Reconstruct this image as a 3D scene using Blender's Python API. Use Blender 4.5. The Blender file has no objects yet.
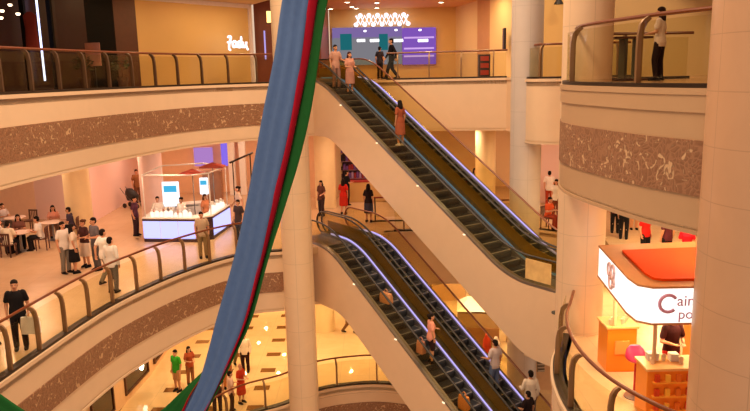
import bpy, bmesh, math, random
from mathutils import Vector, Matrix
from mathutils.geometry import tessellate_polygon
random.seed(7)
S = bpy.context.scene
COL = S.collection
PI = math.pi

# ------------------------------------------------------------------ camera numbers
F = 700.0; EZ = 12.33
PITCH = math.radians(10.76); ROLL = math.radians(1.29)
fw = Vector((0, math.cos(PITCH), -math.sin(PITCH)))
r0 = Vector((1, 0, 0)); u0 = r0.cross(fw)
rt = math.cos(ROLL)*r0 - math.sin(ROLL)*u0
up = math.sin(ROLL)*r0 + math.cos(ROLL)*u0
EYE = Vector((0, 0, EZ))
def ray(px, py): return fw*F + rt*(px-375) - up*(py-205.5)
def onz(px, py, z):
    d = ray(px, py); return EYE + d*((z-EZ)/d.z)
def ony(px, py, y):
    d = ray(px, py); return EYE + d*(y/d.y)
L1, L2, L3 = 0.0, 6.0, 12.0
U = Vector((math.sin(math.radians(36.5)), -math.cos(math.radians(36.5)), 0))
V = Vector((-U.y, U.x, 0))
def uv(u, v, z=0.0): return Vector((U.x*u+V.x*v, U.y*u+V.y*v, z))

# ------------------------------------------------------------------ materials
def lin(c):
    def f(x):
        x /= 255.0
        return x/12.92 if x <= .04045 else ((x+.055)/1.055)**2.4
    return (f(c[0]), f(c[1]), f(c[2]), 1.0)
MATS = {}
def newmat(name):
    m = bpy.data.materials.new(name); m.use_nodes = True
    nt = m.node_tree; nt.nodes.clear()
    out = nt.nodes.new('ShaderNodeOutputMaterial')
    return m, nt, out
def N(nt, t, **kw):
    n = nt.nodes.new(t)
    for k, v in kw.items(): setattr(n, k, v)
    return n
def pmat(name, c, rough=.5, metal=0.0, var=.08, scale=6.0, bump=0.0, spec=.5):
    """plain surface with a little procedural variation"""
    if name in MATS: return MATS[name]
    m, nt, out = newmat(name)
    b = N(nt, 'ShaderNodeBsdfPrincipled'); b.inputs['Roughness'].default_value = rough
    b.inputs['Metallic'].default_value = metal
    b.inputs['Specular IOR Level'].default_value = spec
    tc = N(nt, 'ShaderNodeTexCoord'); no = N(nt, 'ShaderNodeTexNoise')
    no.inputs['Scale'].default_value = scale; no.inputs['Detail'].default_value = 4
    nt.links.new(tc.outputs['Object'], no.inputs['Vector'])
    mx = N(nt, 'ShaderNodeMix', data_type='RGBA')
    L = lin(c)
    mx.inputs['A'].default_value = tuple(max(0, x*(1-var)) for x in L[:3])+(1,)
    mx.inputs['B'].default_value = tuple(min(1, x*(1+var)) for x in L[:3])+(1,)
    nt.links.new(no.outputs['Fac'], mx.inputs['Factor'])
    nt.links.new(mx.outputs['Result'], b.inputs['Base Color'])
    if bump:
        bp = N(nt, 'ShaderNodeBump'); bp.inputs['Strength'].default_value = bump
        nt.links.new(no.outputs['Fac'], bp.inputs['Height']); nt.links.new(bp.outputs['Normal'], b.inputs['Normal'])
    nt.links.new(b.outputs[0], out.inputs[0])
    MATS[name] = m
    return m
def emat(name, c, s):
    if name in MATS: return MATS[name]
    m, nt, out = newmat(name)
    e = N(nt, 'ShaderNodeEmission'); e.inputs[0].default_value = lin(c); e.inputs[1].default_value = s
    nt.links.new(e.outputs[0], out.inputs[0]); MATS[name] = m
    return m
def glassmat(name, tint, refl=.06, dens=.12):
    m, nt, out = newmat(name)
    t = N(nt, 'ShaderNodeBsdfTransparent'); t.inputs[0].default_value = lin(tint)
    g = N(nt, 'ShaderNodeBsdfGlossy'); g.inputs['Roughness'].default_value = .04
    fr = N(nt, 'ShaderNodeLayerWeight'); fr.inputs[0].default_value = .5
    pw = N(nt, 'ShaderNodeMath', operation='POWER'); pw.inputs[1].default_value = 4.0
    nt.links.new(fr.outputs['Facing'], pw.inputs[0])
    ma = N(nt, 'ShaderNodeMath', operation='MULTIPLY_ADD'); ma.inputs[1].default_value = .16; ma.inputs[2].default_value = refl*.3
    nt.links.new(pw.outputs[0], ma.inputs[0])
    mx = N(nt, 'ShaderNodeMixShader')
    nt.links.new(ma.outputs[0], mx.inputs[0]); nt.links.new(t.outputs[0], mx.inputs[1]); nt.links.new(g.outputs[0], mx.inputs[2])
    nt.links.new(mx.outputs[0], out.inputs[0]); MATS[name] = m
    return m
def joint_mat(name, c, jc, w, h, rough=.35, cyl=None, vein=.1):
    """stone cladding with thin joints: courses every h (world z); cyl=(x,y,r): vertical joints round a column"""
    if name in MATS: return MATS[name]
    m, nt, out = newmat(name)
    b = N(nt, 'ShaderNodeBsdfPrincipled'); b.inputs['Roughness'].default_value = rough
    ge = N(nt, 'ShaderNodeNewGeometry'); sx = N(nt, 'ShaderNodeSeparateXYZ')
    nt.links.new(ge.outputs['Position'], sx.inputs[0])
    def math_(op, a, bb=None, c_=None):
        n = N(nt, 'ShaderNodeMath', operation=op)
        for i, v in enumerate((a, bb, c_)):
            if v is None: continue
            if isinstance(v, (int, float)): n.inputs[i].default_value = v
            else: nt.links.new(v, n.inputs[i])
        return n.outputs[0]
    zf = math_('FRACT', math_('DIVIDE', math_('ADD', sx.outputs[2], 50.35), h))
    jz = math_('LESS_THAN', zf, .014/h)
    if cyl:
        dx = math_('SUBTRACT', sx.outputs[0], cyl[0]); dy = math_('SUBTRACT', sx.outputs[1], cyl[1])
        an = math_('ARCTAN2', dy, dx)
        af = math_('FRACT', math_('DIVIDE', math_('ADD', an, 10+cyl[3]), w))
        jj = math_('MAXIMUM', jz, math_('LESS_THAN', af, .014/(w*cyl[2])))
    else:
        jj = jz
    no = N(nt, 'ShaderNodeTexNoise'); no.inputs['Scale'].default_value = 1.3; no.inputs['Detail'].default_value = 6
    no.inputs['Distortion'].default_value = 1.2
    nt.links.new(ge.outputs['Position'], no.inputs['Vector'])
    mx = N(nt, 'ShaderNodeMix', data_type='RGBA'); Lc = lin(c)
    mx.inputs['A'].default_value = tuple(x*(1-vein) for x in Lc[:3])+(1,)
    mx.inputs['B'].default_value = tuple(min(1, x*(1+vein)) for x in Lc[:3])+(1,)
    nt.links.new(no.outputs['Fac'], mx.inputs['Factor'])
    m2 = N(nt, 'ShaderNodeMix', data_type='RGBA'); m2.inputs['B'].default_value = lin(jc)
    nt.links.new(jj, m2.inputs['Factor']); nt.links.new(mx.outputs['Result'], m2.inputs['A'])
    nt.links.new(m2.outputs['Result'], b.inputs['Base Color'])
    nt.links.new(b.outputs[0], out.inputs[0]); MATS[name] = m
    return m
def band_mat():
    m, nt, out = newmat('carved arabesque panel')
    b = N(nt, 'ShaderNodeBsdfPrincipled'); b.inputs['Roughness'].default_value = .45
    ge = N(nt, 'ShaderNodeNewGeometry')
    n1 = N(nt, 'ShaderNodeTexNoise'); n1.inputs['Scale'].default_value = 2.2
    nt.links.new(ge.outputs['Position'], n1.inputs['Vector'])
    va = N(nt, 'ShaderNodeVectorMath', operation='MULTIPLY_ADD')
    va.inputs[1].default_value = (.55, .55, .55)
    nt.links.new(n1.outputs['Color'], va.inputs[0]); nt.links.new(ge.outputs['Position'], va.inputs[2])
    vo = N(nt, 'ShaderNodeTexVoronoi', feature='DISTANCE_TO_EDGE'); vo.inputs['Scale'].default_value = 10.0
    nt.links.new(va.outputs[0], vo.inputs['Vector'])
    wv = N(nt, 'ShaderNodeTexNoise'); wv.inputs['Scale'].default_value = 5.5; wv.inputs['Distortion'].default_value = 1.6; wv.inputs['Detail'].default_value = 1.0
    nt.links.new(ge.outputs['Position'], wv.inputs['Vector'])
    rp = N(nt, 'ShaderNodeValToRGB')
    rp.color_ramp.elements[0].position = .04; rp.color_ramp.elements[0].color = lin((154, 114, 88))
    rp.color_ramp.elements[1].position = .14; rp.color_ramp.elements[1].color = lin((136, 98, 74))
    nt.links.new(vo.outputs['Distance'], rp.inputs[0])
    r2 = N(nt, 'ShaderNodeValToRGB')
    r2.color_ramp.elements[0].position = .60; r2.color_ramp.elements[0].color = (0, 0, 0, 1)
    r2.color_ramp.elements[1].position = .68; r2.color_ramp.elements[1].color = lin((212, 178, 142))
    nt.links.new(wv.outputs['Fac'], r2.inputs[0])
    mx = N(nt, 'ShaderNodeMix', data_type='RGBA', blend_type='LIGHTEN'); mx.inputs['Factor'].default_value = .8
    nt.links.new(rp.outputs[0], mx.inputs['A']); nt.links.new(r2.outputs[0], mx.inputs['B'])
    nt.links.new(mx.outputs['Result'], b.inputs['Base Color'])
    bp = N(nt, 'ShaderNodeBump'); bp.inputs['Strength'].default_value = .4; bp.inputs['Distance'].default_value = .03
    nt.links.new(vo.outputs['Distance'], bp.inputs['Height']); nt.links.new(bp.outputs['Normal'], b.inputs['Normal'])
    nt.links.new(b.outputs[0], out.inputs[0]); MATS['band'] = m
    return m
def floor_mat(name, c1, c2, tile, rough, inlay=None):
    m, nt, out = newmat(name)
    b = N(nt, 'ShaderNodeBsdfPrincipled'); b.inputs['Roughness'].default_value = rough
    ge = N(nt, 'ShaderNodeNewGeometry'); sx = N(nt, 'ShaderNodeSeparateXYZ')
    nt.links.new(ge.outputs['Position'], sx.inputs[0])
    def math_(op, a, bb=None):
        n = N(nt, 'ShaderNodeMath', operation=op)
        for i, v in enumerate((a, bb)):
            if v is None: continue
            if isinstance(v, (int, float)): n.inputs[i].default_value = v
            else: nt.links.new(v, n.inputs[i])
        return n.outputs[0]
    no = N(nt, 'ShaderNodeTexNoise'); no.inputs['Scale'].default_value = .9; no.inputs['Detail'].default_value = 7
    no.inputs['Distortion'].default_value = 1.5
    nt.links.new(ge.outputs['Position'], no.inputs['Vector'])
    mx = N(nt, 'ShaderNodeMix', data_type='RGBA'); mx.inputs['A'].default_value = lin(c1); mx.inputs['B'].default_value = lin(c2)
    nt.links.new(no.outputs['Fac'], mx.inputs['Factor'])
    fx = math_('FRACT', math_('DIVIDE', math_('ADD', sx.outputs[0], 100.0), tile))
    fy = math_('FRACT', math_('DIVIDE', math_('ADD', sx.outputs[1], 100.0), tile))
    jn = math_('MAXIMUM', math_('LESS_THAN', fx, .012), math_('LESS_THAN', fy, .012))
    m2 = N(nt, 'ShaderNodeMix', data_type='RGBA'); m2.inputs['B'].default_value = tuple(x*.72 for x in lin(c1)[:3])+(1,)
    nt.links.new(jn, m2.inputs['Factor']); nt.links.new(mx.outputs['Result'], m2.inputs['A'])
    last = m2.outputs['Result']
    if inlay:
        x0, y0, px, py, w, h, xmax, col = inlay
        ix = math_('LESS_THAN', math_('FRACT', math_('DIVIDE', math_('ADD', sx.outputs[0], -x0+w/2+px*40), px)), w/px)
        iy = math_('LESS_THAN', math_('FRACT', math_('DIVIDE', math_('ADD', sx.outputs[1], -y0+h/2+py*40), py)), h/py)
        k = math_('MULTIPLY', math_('MULTIPLY', ix, iy), math_('LESS_THAN', sx.outputs[0], xmax))
        m3 = N(nt, 'ShaderNodeMix', data_type='RGBA'); m3.inputs['B'].default_value = lin(col)
        nt.links.new(k, m3.inputs['Factor']); nt.links.new(last, m3.inputs['A']); last = m3.outputs['Result']
    nt.links.new(last, b.inputs['Base Color']); nt.links.new(b.outputs[0], out.inputs[0]); MATS[name] = m
    return m
def fabric_mat(name, c):
    if name in MATS: return MATS[name]
    m, nt, out = newmat(name)
    b = N(nt, 'ShaderNodeBsdfPrincipled'); b.inputs['Roughness'].default_value = .8
    b.inputs['Specular IOR Level'].default_value = .15
    tc = N(nt, 'ShaderNodeTexCoord'); no = N(nt, 'ShaderNodeTexNoise')
    no.inputs['Scale'].default_value = 9; no.inputs['Detail'].default_value = 5
    nt.links.new(tc.outputs['Object'], no.inputs['Vector'])
    mx = N(nt, 'ShaderNodeMix', data_type='RGBA'); L = lin(c)
    mx.inputs['A'].default_value = tuple(x*.86 for x in L[:3])+(1,)
    mx.inputs['B'].default_value = tuple(min(1, x*1.1) for x in L[:3])+(1,)
    nt.links.new(no.outputs['Fac'], mx.inputs['Factor']); nt.links.new(mx.outputs['Result'], b.inputs['Base Color'])
    nt.links.new(b.outputs[0], out.inputs[0]); MATS[name] = m
    return m

CREAM = joint_mat('cream cladding', (228, 201, 172), (170, 140, 112), 1, 50, rough=.4, vein=.05)
TAN = joint_mat('shaded cream cladding', (186, 154, 122), (170, 140, 112), 1, 50, rough=.4, vein=.05)  # cream cladding with the right side's shade put into the colour
PLASTER = pmat('warm plaster', (228, 190, 150), .7)
BAND = band_mat()
FL1 = floor_mat('golden marble floor', (236, 212, 170), (224, 192, 142), 1.2, .035, inlay=(-8.3, 26.25, 1.8, 1.7, .62, .42, -3.6, (120, 82, 46)))
FL2 = floor_mat('beige marble floor', (220, 190, 154), (200, 166, 124), 1.0, .24)
FL3 = floor_mat('brown marble floor', (190, 150, 110), (170, 128, 90), 1.0, .2)
CEIL = pmat('ceiling paint', (228, 198, 160), .8)
RAILW = pmat('red brown wooden handrail', (116, 58, 26), .3)
BRONZE = pmat('bronze post metal', (138, 106, 74), .4, .4)
BRONZEM = pmat('darker bronze post metal', (92, 66, 46), .4, .3)  # darker tone for the upper left posts
BRONZED = pmat('dark bronze base metal', (52, 40, 32), .4, .4)
GLASS = glassmat('clear railing glass', (246, 245, 234))
REFLG = pmat('gold reflection panel', (164, 146, 112), .2, .0, .15, 3.0)  # gold reflection of the glass painted as an opaque panel
GLASSE = glassmat('escalator glass', (242, 236, 212))
BLACK = pmat('black rubber', (26, 22, 24), .45)
STEELD = pmat('dark ribbed steel', (58, 62, 74), .45, .3)
STEEL = pmat('brushed steel', (150, 150, 156), .3, .85)
WHITE = pmat('white lacquer', (236, 232, 226), .4)
LILAC = emat('lilac light strip', (192, 176, 246), 1.05)
TEAL = emat('dim teal light strip', (120, 150, 160), .45)
WOODB = pmat('dark brown wood', (84, 44, 24), .45, var=.2)
SKIN = pmat('skin', (206, 150, 116), .55, var=.05)
EYEM = pmat('eye', (30, 22, 20), .3)
LIPM = pmat('lips', (166, 86, 74), .5)

# ------------------------------------------------------------------ mesh helpers
def link(name, me, mats=None, parent=None):
    o = bpy.data.objects.new(name, me); COL.objects.link(o)
    if mats is not None:
        for m in (mats if isinstance(mats, (list, tuple)) else [mats]): me.materials.append(m)
    if parent is not None: o.parent = parent
    return o
def fin(name, bm, mats=None, parent=None, smooth=None):
    bmesh.ops.recalc_face_normals(bm, faces=bm.faces[:])
    me = bpy.data.meshes.new(name); bm.to_mesh(me); bm.free()
    if smooth is not None:
        for p in me.polygons: p.use_smooth = True
        try: me.set_sharp_from_angle(angle=math.radians(smooth))
        except Exception: pass
    return link(name, me, mats, parent)
def tag(o, label, cat, group=None):
    o['label'] = label; o['category'] = cat
    if group: o['group'] = group
    return o
def struct(o): o['kind'] = 'structure'; return o
def empty(name, loc, rz=0.0, label=None, cat=None, group=None):
    o = bpy.data.objects.new(name, None); COL.objects.link(o); o.location = loc; o.rotation_euler = (0, 0, rz)
    o.empty_display_size = .2
    if label: tag(o, label, cat, group)
    return o
def BM(): return bmesh.new()
def box(bm, c, s, rz=0.0, mi=0, bev=0.0):
    M = Matrix.Translation(c) @ Matrix.Rotation(rz, 4, 'Z') @ Matrix.Diagonal((s[0], s[1], s[2], 1))
    r = bmesh.ops.create_cube(bm, size=1.0, matrix=M)
    fs = {f for v in r['verts'] for f in v.link_faces}
    for f in fs: f.material_index = mi
    if bev:
        es = {e for v in r['verts'] for e in v.link_edges}
        g = bmesh.ops.bevel(bm, geom=list(es), offset=bev, segments=2, affect='EDGES', profile=.6)
        for f in g['faces']: f.material_index = mi
    return r
def prism(bm, pts, z0, z1, mi=0):
    """closed plan polygon extruded in z (concave fine)"""
    n = len(pts)
    a = [bm.verts.new((p[0], p[1], z0)) for p in pts]; b = [bm.verts.new((p[0], p[1], z1)) for p in pts]
    tr = tessellate_polygon([[Vector((p[0], p[1], 0)) for p in pts]])
    for t in tr:
        for vs in (a, b):
            try: bm.faces.new([vs[i] for i in t]).material_index = mi
            except ValueError: pass
    for i in range(n):
        j = (i+1) % n
        bm.faces.new((a[i], a[j], b[j], b[i])).material_index = mi
def sheet(bm, prof_a, prof_b, mi=0):
    """solid between two equal-length closed 3D loops (side profiles)"""
    a = [bm.verts.new(p) for p in prof_a]; b = [bm.verts.new(p) for p in prof_b]
    nx = (Vector(prof_b[0])-Vector(prof_a[0])).normalized()
    t1 = nx.orthogonal().normalized(); t2 = nx.cross(t1)
    tr = tessellate_polygon([[Vector((Vector(p).dot(t1), Vector(p).dot(t2), 0)) for p in prof_a]])
    for t in tr:
        for vs in (a, b):
            try: bm.faces.new([vs[i] for i in t]).material_index = mi
            except ValueError: pass
    n = len(a)
    for i in range(n):
        j = (i+1) % n
        bm.faces.new((a[i], a[j], b[j], b[i])).material_index = mi
def tube(bm, pts, r, seg=8, mi=0, flat=1.0, cap=True):
    pts = [Vector(p) for p in pts]
    rs = r if isinstance(r, (list, tuple)) else [r]*len(pts)
    rings = []
    ref = None
    for i, p in enumerate(pts):
        t = (pts[min(i+1, len(pts)-1)]-pts[max(i-1, 0)]).normalized()
        if ref is None:
            ref = Vector((0, 0, 1)) if abs(t.z) < .9 else Vector((1, 0, 0))
        s = t.cross(ref)
        if s.length < 1e-4: s = t.orthogonal()
        s.normalize(); n = s.cross(t).normalized(); ref = n
        rings.append([bm.verts.new(p + s*math.cos(2*PI*k/seg)*rs[i] + n*math.sin(2*PI*k/seg)*rs[i]*flat) for k in range(seg)])
    for a, b in zip(rings, rings[1:]):
        for k in range(seg):
            f = bm.faces.new((a[k], a[(k+1) % seg], b[(k+1) % seg], b[k])); f.material_index = mi; f.smooth = True
    if cap:
        bm.faces.new(rings[0]).material_index = mi; bm.faces.new(rings[-1]).material_index = mi
def lathe(bm, prof, c=(0, 0, 0), seg=24, mi=0):
    rings = []
    for r, z in prof:
        rings.append([bm.verts.new((c[0]+r*math.cos(2*PI*k/seg), c[1]+r*math.sin(2*PI*k/seg), c[2]+z)) for k in range(seg)])
    for a, b in zip(rings, rings[1:]):
        for k in range(seg):
            f = bm.faces.new((a[k], a[(k+1) % seg], b[(k+1) % seg], b[k])); f.material_index = mi; f.smooth = True
    bm.faces.new(rings[0]).material_index = mi; bm.faces.new(rings[-1]).material_index = mi
def capsule(bm, p0, r0_, p1, r1_, seg=12):
    p0 = Vector(p0); p1 = Vector(p1); d = (p1-p0)
    L = d.length
    t = d.normalized() if L > 1e-6 else Vector((0, 0, 1))
    s = t.orthogonal().normalized(); n = t.cross(s)
    rings = []
    for k in range(4):
        a = PI/2*(1-k/3.0)*.98
        rings.append((p0 - t*r0_*math.sin(a), r0_*math.cos(a)))
    for k in range(4):
        a = PI/2*(k/3.0)*.98
        rings.append((p1 + t*r1_*math.sin(a), r1_*math.cos(a)))
    vs = [[bm.verts.new(c + s*math.cos(2*PI*k/seg)*r + n*math.sin(2*PI*k/seg)*r) for k in range(seg)] for c, r in rings]
    for a, b in zip(vs, vs[1:]):
        for k in range(seg): bm.faces.new((a[k], a[(k+1) % seg], b[(k+1) % seg], b[k]))
    bm.faces.new(vs[0][::-1]); bm.faces.new(vs[-1])
def ellip(bm, c, r, M=None):
    T = Matrix.Translation(c) @ (M.to_4x4() if M else Matrix()) @ Matrix.Diagonal((r[0], r[1], r[2], 1))
    bmesh.ops.create_uvsphere(bm, u_segments=16, v_segments=10, radius=1.0, matrix=T)
def loft(bm, rings, seg=18, M=None, pw=2.0):
    """rings: (x, y, z, rx, ry)"""
    vs = []
    for (x, y, z, rx, ry) in rings:
        row = []
        for k in range(seg):
            a = 2*PI*k/seg; cx, cy = math.cos(a), math.sin(a)
            e = 2.0/pw
            p = Vector((x+rx*math.copysign(abs(cx)**e, cx), y+ry*math.copysign(abs(cy)**e, cy), z))
            row.append(bm.verts.new(M @ p if M else p))
        vs.append(row)
    for a, b in zip(vs, vs[1:]):
        for k in range(seg): bm.faces.new((a[k], a[(k+1) % seg], b[(k+1) % seg], b[k]))
    bm.faces.new(vs[0][::-1]); bm.faces.new(vs[-1])
def remeshed(bm, voxel, dec=.4, smooth=3):
    """union of the overlapping pieces in bm as one continuous surface"""
    bmesh.ops.recalc_face_normals(bm, faces=bm.faces[:])
    me = bpy.data.meshes.new('tmp'); bm.to_mesh(me); bm.free()
    o = bpy.data.objects.new('tmp', me); COL.objects.link(o)
    md = o.modifiers.new('r', 'REMESH'); md.mode = 'VOXEL'; md.voxel_size = voxel
    sm = o.modifiers.new('s', 'SMOOTH'); sm.iterations = smooth; sm.factor = .5
    if dec < 1:
        d = o.modifiers.new('d', 'DECIMATE'); d.ratio = dec
    dg = bpy.context.evaluated_depsgraph_get(); dg.update()
    out = bpy.data.meshes.new_from_object(o.evaluated_get(dg))
    bpy.data.objects.remove(o); bpy.data.meshes.remove(me)
    for p in out.polygons: p.use_smooth = True
    return out
def smooth_path(pts, n=6):
    """Catmull-Rom through plan points"""
    pts = [Vector(p) for p in pts]; out = []
    for i in range(len(pts)-1):
        p0 = pts[max(i-1, 0)]; p1 = pts[i]; p2 = pts[i+1]; p3 = pts[min(i+2, len(pts)-1)]
        for k in range(n):
            t = k/n
            out.append(.5*((2*p1)+(p2-p0)*t+(2*p0-5*p1+4*p2-p3)*t*t+(3*p1-p0-3*p2+p3)*t**3))
    out.append(pts[-1])
    return out
def offset(path, d):
    """shift a plan path sideways by d (positive = to the left of travel)"""
    out = []
    for i, p in enumerate(path):
        t = (path[min(i+1, len(path)-1)]-path[max(i-1, 0)]); t = Vector((t.x, t.y, 0)).normalized()
        out.append(Vector((p.x - t.y*d, p.y + t.x*d, 0)))
    return out
def strip(bm, path, d0, d1, z0, z1, mi=0):
    """wall of plan path, between sideways offsets d0..d1 and heights z0..z1"""
    a = offset(path, d0); b = offset(path, d1)
    prism(bm, [(p.x, p.y) for p in a] + [(p.x, p.y) for p in reversed(b)], z0, z1, mi)
def at_len(path, d):
    acc = 0.0
    for a, b in zip(path, path[1:]):
        l = (b-a).length
        if acc+l >= d: return a.lerp(b, (d-acc)/l), (b-a).normalized()
        acc += l
    return path[-1], (path[-1]-path[-2]).normalized()
def plen(path): return sum((b-a).length for a, b in zip(path, path[1:]))

# ------------------------------------------------------------------ plan of the atrium
E3L = smooth_path([Vector(p+(0,)) for p in [(-9.0, 6), (-9.0, 12), (-8.85, 16.3), (-8.5, 19), (-7.8, 22.3), (-6.75, 25.2), (-5.6, 26.9), (-4.3, 27.9), (-3.2, 28.5), (-2.42, 29.25)]], 5)
E2L = smooth_path([Vector(p+(0,)) for p in [(-8.7, 6), (-8.4, 10), (-8.1, 14.0), (-7.62, 18.3), (-6.95, 20.7), (-6.15, 22.5), (-5.2, 23.9), (-4.3, 24.55), (-3.4, 24.75), (-2.62, 25.3)]], 5)
E1L = smooth_path([Vector(p+(0,)) for p in [(-9.2, 14), (-7.6, 19.4), (-6.0, 22.4), (-4.9, 23.9), (-3.6, 24.7), (-2.4, 25.85), (-1.0, 26.3), (.3, 26.3), (2.0, 25.7)]], 5)
E3B = [uv(-25, 18.22), Vector((.6, 30.6, 0)), Vector((3.2, 30.2, 0)), Vector((5.6, 29.6, 0))]
E3C = smooth_path([Vector(p+(0,)) for p in [(5.9, 26.8), (5.45, 25.5), (5.34, 24.45), (5.6, 23.85), (6.4, 23.55), (8.6, 23.5)]], 5)
E3R = smooth_path([Vector(p+(0,)) for p in [(8.2, 18.6), (6.6, 18.4), (5.5, 18.0), (4.8, 17.2), (4.35, 16.1), (4.0, 14.9), (3.95, 13.8), (4.15, 12.6), (4.42, 11.4), (4.85, 10.35), (5.1, 10.0)]], 5)
E2R = smooth_path([Vector(p+(0,)) for p in [(4.42, 16.0), (4.12, 15.2), (3.82, 14.4), (3.6, 13.4), (3.53, 12.2), (3.7, 11.0), (4.15, 9.95), (4.65, 9.35)]], 5)
XY = lambda path: [(p.x, p.y) for p in path]

# ---- floors / ceilings (structure)
TH = 2.2
W3 = TH
poly3 = XY(E3L) + XY([uv(-25.0, 15.5), uv(-25.0, 18.22)]) + XY(E3B[1:]) + [(5.9, 29.4)] + XY(E3C) + [(8.6, 23.4), (8.6, 19.2)] + XY(E3R) + [(5.4, 9.6), (6.5, 6), (30, 6), (30, 60), (-30, 60), (-30, 6)]
poly2 = XY(E2L) + XY([uv(-21.6, 13.3), uv(-21.6, 16.05)]) + [(.6, 27.6), (6.2, 27.7), (8.6, 25.6), (8.2, 22.9)] + XY([uv(-13.5, 18.1), uv(-13.5, 15.5), uv(-12.1, 15.5)]) + [(4.85, 17.3)] + XY(E2R) + [(6, 6), (30, 6), (30, 60), (-30, 60), (-30, 6)]
poly1 = XY(E1L) + [(30, 25.7), (30, 60), (-30, 60), (-30, 14)]
for nm, pl, z, fm in (('floor', poly3, L3, FL3), ('floor', poly2, L2, FL2), ('floor', poly1, L1, FL1)):
    bm = BM(); prism(bm, pl, z-.25, z); struct(fin(nm, bm, fm))
for pl, z in ((poly3, L3-TH+.02), (poly2, L2-2.25+.02)):
    bm = BM(); prism(bm, pl, z, z+.08); struct(fin('ceiling', bm, CEIL))
bm = BM(); prism(bm, [(3, 6), (12, 6), (12, 20), (5.6, 20), (4.4, 17.6), (3, 14)], L1-.25, L1); struct(fin('floor', bm, FL1))
bm = BM(); prism(bm, [(-30, 4), (14, 4), (14, 40), (-30, 40)], -6.2, -6.0); struct(fin('floor', bm, FL2))

# ---- balcony fronts: cream fascia with a carved band
def fascia(path, ztop, h, names, b0=.35, b1=.73, band=None, groove=False, mat=None):
    bm = BM(); strip(bm, path, 0, .28, ztop-h, ztop-.0)
    strip(bm, path, -.05, .02, ztop-.1, ztop-.004)
    if groove: strip(bm, path, -.03, .02, ztop-.36, ztop-.1)
    strip(bm, path, -.03, .02, ztop-h, ztop-h+.06)
    struct(fin(names[0], bm, mat or CREAM, smooth=30))
    if band is not False:
        n = len(path); i0, i1 = band or (0, n)
        bm = BM(); strip(bm, path[i0:i1], -.025, .02, ztop-h*b1, ztop-h*b0)
        struct(fin(names[1], bm, BAND, smooth=30))
fascia(E3L, L3, TH, ('wall_upper_left', 'trim_1'), band=(0, len(E3L)-8))
fascia([p for p in E3B], L3, TH, ('wall_upper_back', 'trim_2'), band=False)
fascia([Vector((5.6, 29.6, 0)), Vector((5.9, 26.8, 0))], L3, TH, ('wall_upper_back_return', 't'), band=False)
fascia(E3C, L3, TH, ('wall_upper_far', 'trim_3'), band=False)
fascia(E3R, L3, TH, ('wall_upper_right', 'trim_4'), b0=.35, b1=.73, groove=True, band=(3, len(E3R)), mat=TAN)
fascia(E2L, L2, 2.25, ('wall_middle_left', 'trim_5'), b0=.34, b1=.67)
fascia([Vector((.35, 27.5, 0)), Vector((6.2, 27.7, 0)), Vector((8.6, 25.6, 0))], L2, 2.25, ('wall_middle_back', 'trim_6'), band=False)
fascia(E2R, L2, 2.25, ('wall_middle_right', 'trim_7'), b0=.34, b1=.67)
fascia([uv(-12.1, 15.45), Vector((4.85, 17.3, 0)), Vector((4.5, 16.2, 0))], L2, 2.25, ('wall_middle_landing', 't'), band=False)
fascia(E1L, L1, 2.25, ('wall_lower_left', 'trim_8'), b0=.34, b1=.67)

# ---- columns
def column(x, y, r, z0, z1, mat, label, base=None):
    bm = BM(); lathe(bm, [(r, z0), (r, z1)], (x, y, 0), 40)
    o = fin('column', bm, mat, smooth=40); tag(o, label, 'column')
    if base:
        for z in base:
            b = BM(); lathe(b, [(r+.05, z+.002), (r+.05, z+.22), (r+.005, z+.25)], (x, y, 0), 40); fin('base_ring', b, mat, o, smooth=40)
    return o
C1 = (-2.68, 23.2); C2 = (5.42, 25.0, .56); C3 = (4.96, 16.45)
def colmat(nm, c, x, y, r, off=0.0, w=1.047, H_=1.2): return joint_mat(nm, c, tuple(int(q*.91) for q in c), w, H_, .35, (x, y, r, off), vein=.07)
column(C1[0], C1[1], .52, -6, 20, colmat('stone column a', (228, 200, 168), C1[0], C1[1], .52), 'round cream stone column rising past the lower escalators behind the striped drape')
column(5.46, 25.1, .55, 0, 20, colmat('stone column b', (204, 194, 190), 5.46, 25.1, .55), 'pale grey stone column behind the upper escalator pair, left of the glass corner balcony')
column(C3[0], C3[1], .56, 0, 20, colmat('stone column c', (228, 200, 170), C3[0], C3[1], .56), 'round stone column standing inside the curved glass balcony beside the orange kiosk')
column(5.86, 9.6, 1.2, -6, 20, colmat('shaded stone column d', (192, 154, 124), 5.86, 9.6, 1.2, .10, .70, .76), 'massive pinkish stone column filling the right edge, nearest to the camera')  # stone colour darkened to carry the dimmer light on this side
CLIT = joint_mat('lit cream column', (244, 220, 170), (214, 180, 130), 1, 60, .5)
CPINK = joint_mat('pale pink column', (236, 208, 200), (210, 176, 165), 1, 60, .5)
column(-12.3, 28.6, .52, 6, 9.8, CLIT, 'yellowish cream column behind the standing group on the middle floor')
column(-9.75, 30.3, .5, 6, 9.8, CPINK, 'whitish pink column behind the perfume kiosk')
column(-2.62, 32.6, .52, 0, 3.76, CLIT, 'brightly lit cream column on the ground floor below the lower escalators')
column(-2.35, 33.2, .5, 6, 9.8, CLIT, 'pale lit column at the head of the lower escalators')
column(5.0, 31.2, .45, 6, 9.8, CLIT, 'warm lit column seen through the far escalator glass, left of the grey column')
column(6.3, 30.5, .40, 0, 3.76, CLIT, 'narrow lit ground floor column under the upper escalators')

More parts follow.
